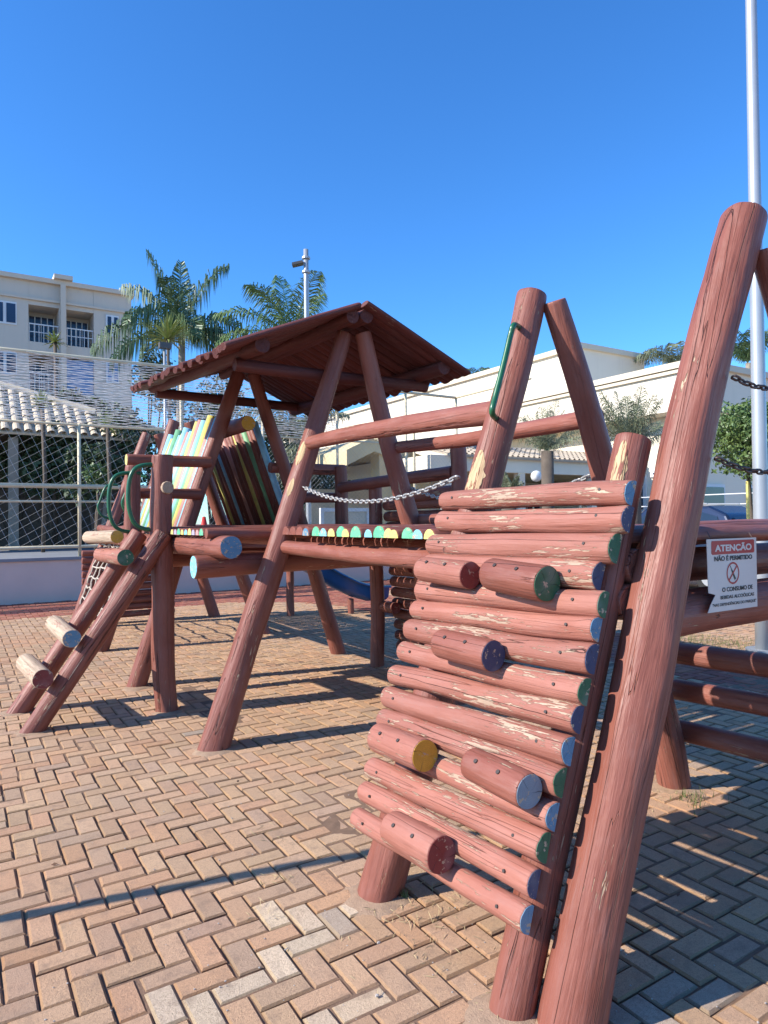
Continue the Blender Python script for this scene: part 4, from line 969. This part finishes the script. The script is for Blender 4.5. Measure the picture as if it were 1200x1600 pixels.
# ------------------------------------------------------------------ parked car
def car():
    xc, yc = 12.0, 6.95; o = thing('parked_car', 'dark blue hatchback parked behind the log frame', 'car', (xc, yc, 0))
    paint = plain('car_paint', (.015, .03, .075), .22, .1, 3, .0, metal=.3, spec=.8); gl = plain('car_glass', (.02, .035, .06), .08, .1, 3, .0); gl2 = plain('car_glass_bright', (.25, .42, .42), .1, .1, 3, .0)
    L = 4.3; H = 1.76
    body = [(-2.1, .25), (-2.15, .7), (-2.05, 1.0), (-1.85, 1.08), (.95, 1.03), (1.75, .95), (2.1, .75), (2.15, .3)]
    roof = [(-1.85, 1.08), (-1.55, 1.55), (-1.15, 1.72), (-.2, H), (.35, 1.70), (1.05, 1.04)]
    def loft(sec, w0, w1, z0, z1, name, mat, par):
        V = []; n = len(sec)
        for s in (-1, 1):
            for y, z in sec:
                wv = w0+(w1-w0)*max(0, min(1, (z-z0)/(z1-z0))); V.append((xc+s*wv, yc+y, z))
        F = [tuple(range(n)), tuple(range(n, 2*n))[::-1]]+[(i, n+i, n+(i+1) % n, (i+1) % n) for i in range(n)]
        q = link(name, V, F, mat, par); md = q.modifiers.new('b', 'BEVEL'); md.width = .06; md.segments = 3; md.limit_method = 'ANGLE'; return q
    loft(body, .86, .84, .3, 1.0, 'body', paint, o); loft(roof, .80, .60, 1.04, H, 'cabin', paint, o)
    def sidepane(poly, nm):
        for s in (-1, 1):
            mb = MB(); V = []
            for dx in (.0, .012):
                for y, z in poly: wv = .80-.20*(z-1.04)/(H-1.04)+.004+dx; V.append((xc+s*wv, yc+y, z))
            n = len(poly); mb.add(V, [tuple(range(n)), tuple(range(n, 2*n))]+[(i, (i+1) % n, n+(i+1) % n, n+i) for i in range(n)])
            mb.build(nm, gl, o)
    sidepane([(-1.55, 1.12), (-1.38, 1.50), (-.95, 1.62), (-.55, 1.64), (-.55, 1.12)], 'rear_side_window'); sidepane([(-.47, 1.12), (-.47, 1.64), (.25, 1.61), (.80, 1.10)], 'front_side_window')
    mb = MB(); mb.add([(xc-.62, yc+1.09, 1.07), (xc+.62, yc+1.09, 1.07), (xc+.52, yc+.46, 1.64), (xc-.52, yc+.46, 1.64)], [(0, 1, 2, 3)]); mb.build('windscreen', gl2, o)
    mb = MB(); mb.add([(xc-.62, yc-1.89, 1.12), (xc+.62, yc-1.89, 1.12), (xc+.52, yc-1.62, 1.50), (xc-.52, yc-1.62, 1.50)], [(3, 2, 1, 0)]); mb.build('rear_window', gl, o)
    blk = plain('tyre', (.02, .02, .02), .8); 
    for y in (-1.35, 1.35):
        for s in (-1, 1):
            mb = MB(); mb.tube([(xc+s*.72, yc+y, .32), (xc+s*.90, yc+y, .32)], .32, 24); wl = mb.build('wheel', blk, o, False); mb = MB(); mb.tube([(xc+s*.905, yc+y, .32), (xc+s*.915, yc+y, .32)], .2, 18); mb.build('rim', M['galv'], wl)
    for s in (-1, 1):
        mb = MB(); mb.box((xc+s*.62-.15, yc+2.08, .68), (xc+s*.62+.15, yc+2.14, .82)); mb.build('headlight', M['frame_w'], o)
        mb = MB(); mb.sphere((xc+s*.93, yc+.75, 1.1), .1, 8, 6, (1, .7, .7)); mb.build('mirror', paint, o, True)
    mb = MB()
    for s in (-1, 1): mb.tube([(xc+s*.57, yc-1.1, 1.76), (xc+s*.57, yc+.1, 1.79)], .018, 6)
    mb.build('roof_rail', M['galv'], o)
car()
# traffic cone beyond
p = DP(319, 826, 13.2); o = thing('traffic_cone', 'red and white traffic cone seen past the coloured slats', 'cone', (p.x, p.y, .86)); mb = MB(); cr = plain('cone_red', (.55, .03, .02), .5); 
mb.tube([(p.x, p.y, .86), (p.x, p.y, 1.62)], .17, 16, r1=.03); mb.build('cone', cr, o, True)
mb = MB(); mb.tube([(p.x, p.y, 1.25), (p.x, p.y, 1.40)], .105, 16, r1=.080, cap=False); mb.build('white_band', M['frame_w'], o, True)
mb = MB(); mb.box((p.x-.2, p.y-.2, .86), (p.x+.2, p.y+.2, .90)); mb.build('base', cr, o)

# ------------------------------------------------------------------ litter of the paving: dry grass, crumbs, leaves
M['straw'] = plain('dry_grass', (.50, .38, .20), .9, .3, 9); M['grass'] = plain('green_grass', (.12, .16, .04), .8, .4, 9); M['crumb'] = plain('stone_crumb', (.52, .46, .40), .9, .3, 30, .5); M['deadleaf'] = plain('dead_leaf', (.20, .10, .05), .8, .4, 30)
rg = random.Random(4); mb = MB()
spots = [(ZP(625, 1405), .12, 60), (ZP(655, 1450), .16, 60), (ZP(665, 1440), .25, 60), (ZP(800, 1590), .12, 30), (ZP(1060, 1245), .18, 50), (ZP(440, 1375), .08, 24), (ZP(420, 1300), .10, 30), (ZP(405, 1430), .08, 20), (ZP(20, 1140), .2, 40), (ZP(715, 1400), .12, 30), (ZP(980, 1270), .2, 40)]
for c, s, k in spots:
    for i in range(k):
        p = Vector((c.x+rg.gauss(0, s*.6), c.y+rg.gauss(0, s*.6), .002)); an = rg.uniform(0, 6.28); l = rg.uniform(.015, .05); t = Vector((math.cos(an), math.sin(an), rg.uniform(0, .5)))*l; wv = Vector((-math.sin(an), math.cos(an), 0))*.0009
        mb.add([p-wv, p+wv, p+t*.6+wv, p+t*.6-wv+Vector((0, 0, .002)), p+t], [(0, 1, 2, 3), (3, 2, 4)])
o = mb.build('dry_grass', M['straw']); tag(o, 'scattered dry grass blades lying in the joints around the feet of the logs', 'dry grass', kind='stuff')
mb = MB()
for c, s, k in ((ZP(628, 1402), .02, 26), (ZP(1085, 1250), .10, 80), (ZP(1100, 1003), .45, 500), (ZP(1130, 1006), .5, 500)):
    for i in range(k):
        p = Vector((c.x+rg.gauss(0, s*.6), c.y+rg.gauss(0, s*.6), 0)); an = rg.uniform(0, 6.28); l = rg.uniform(.02, .06); t = Vector((math.cos(an)*.4, math.sin(an)*.4, 1))*l; wv = Vector((-math.sin(an), math.cos(an), 0))*.0022
        mb.add([p-wv, p+wv, p+t], [(0, 1, 2)])
o = mb.build('grass', M['grass']); tag(o, 'small weeds growing in the paving joints', 'weeds', kind='stuff')
mb = MB()
for i in range(420):
    x, y = rg.uniform(0, 1200), rg.uniform(980, 1600); p = ZP(x, y); r_ = rg.uniform(.0015, .0045) if i > 8 else .008
    mb.sphere((p.x, p.y, r_*.5), r_, 5, 3, (1, rg.uniform(.6, 1), .6))
o = mb.build('crumbs', M['crumb']); tag(o, 'small stone crumbs scattered on the paving', 'crumbs', kind='stuff')
mb = MB()
for (px, py) in ((372, 1222), (85, 1352), (1004, 1335), (1060, 1400), (1150, 1420), (940, 1545), (520, 1150), (240, 1290), (905, 1300)):
    p = ZP(px, py); an = rg.uniform(0, 6.28); l = rg.uniform(.012, .022); t = Vector((math.cos(an), math.sin(an), 0))*l; u = Vector((-math.sin(an), math.cos(an), 0))*l*.4
    z = Vector((0, 0, .004)); mb.add([p-t+z, p+u+z*2.5, p+t+z*1.5, p-u+z*.6], [(0, 1, 2, 3)])
o = mb.build('dead_leaves', M['deadleaf']); tag(o, 'a few curled brown leaves lying on the bricks', 'dead leaves', kind='stuff')

M['sand'] = plain('swept_sand', (.42, .28, .18), .95, .4, 30, .9, 160, c2=(.30, .20, .13))
feet = [(ZP(590, 1402), .13), (ZP(790, 1585), .11), (ZP(900, 1640), .13), (ZP(330, 1172), .13), (ZP(262, 1113), .11), (ZP(212, 1075), .12), (ZP(1047, 1228), .13), (ZP(45, 1143), .11), (ZP(22, 1113), .11), (ZP(527, 1022), .12), (ZP(597, 1040), .10), (Vector((2.10, 2.10, 0)), .12)]
V = []; F = []
for c, r_ in feet:
    n = len(V); k = 28; V.append((c.x, c.y, .008))
    for ring, (q, z) in enumerate(((.75, .007), (1.15, -.006))):
        for i in range(k):
            a = 2*math.pi*i/k; e = r_*q*(1+.45*mnoise.noise(Vector((c.x*3+math.cos(a)*1.6, c.y*3+math.sin(a)*1.6, ring))))
            V.append((c.x+e*math.cos(a), c.y+e*math.sin(a), z))
    for i in range(k):
        j = (i+1) % k; F.append((n, n+1+i, n+1+j)); F.append((n+1+i, n+1+k+i, n+1+k+j, n+1+j))
o = link('sand', V, F, M['sand'], None, True); tag(o, 'swept sand gathered in small heaps round the feet of the logs', 'sand', kind='stuff')
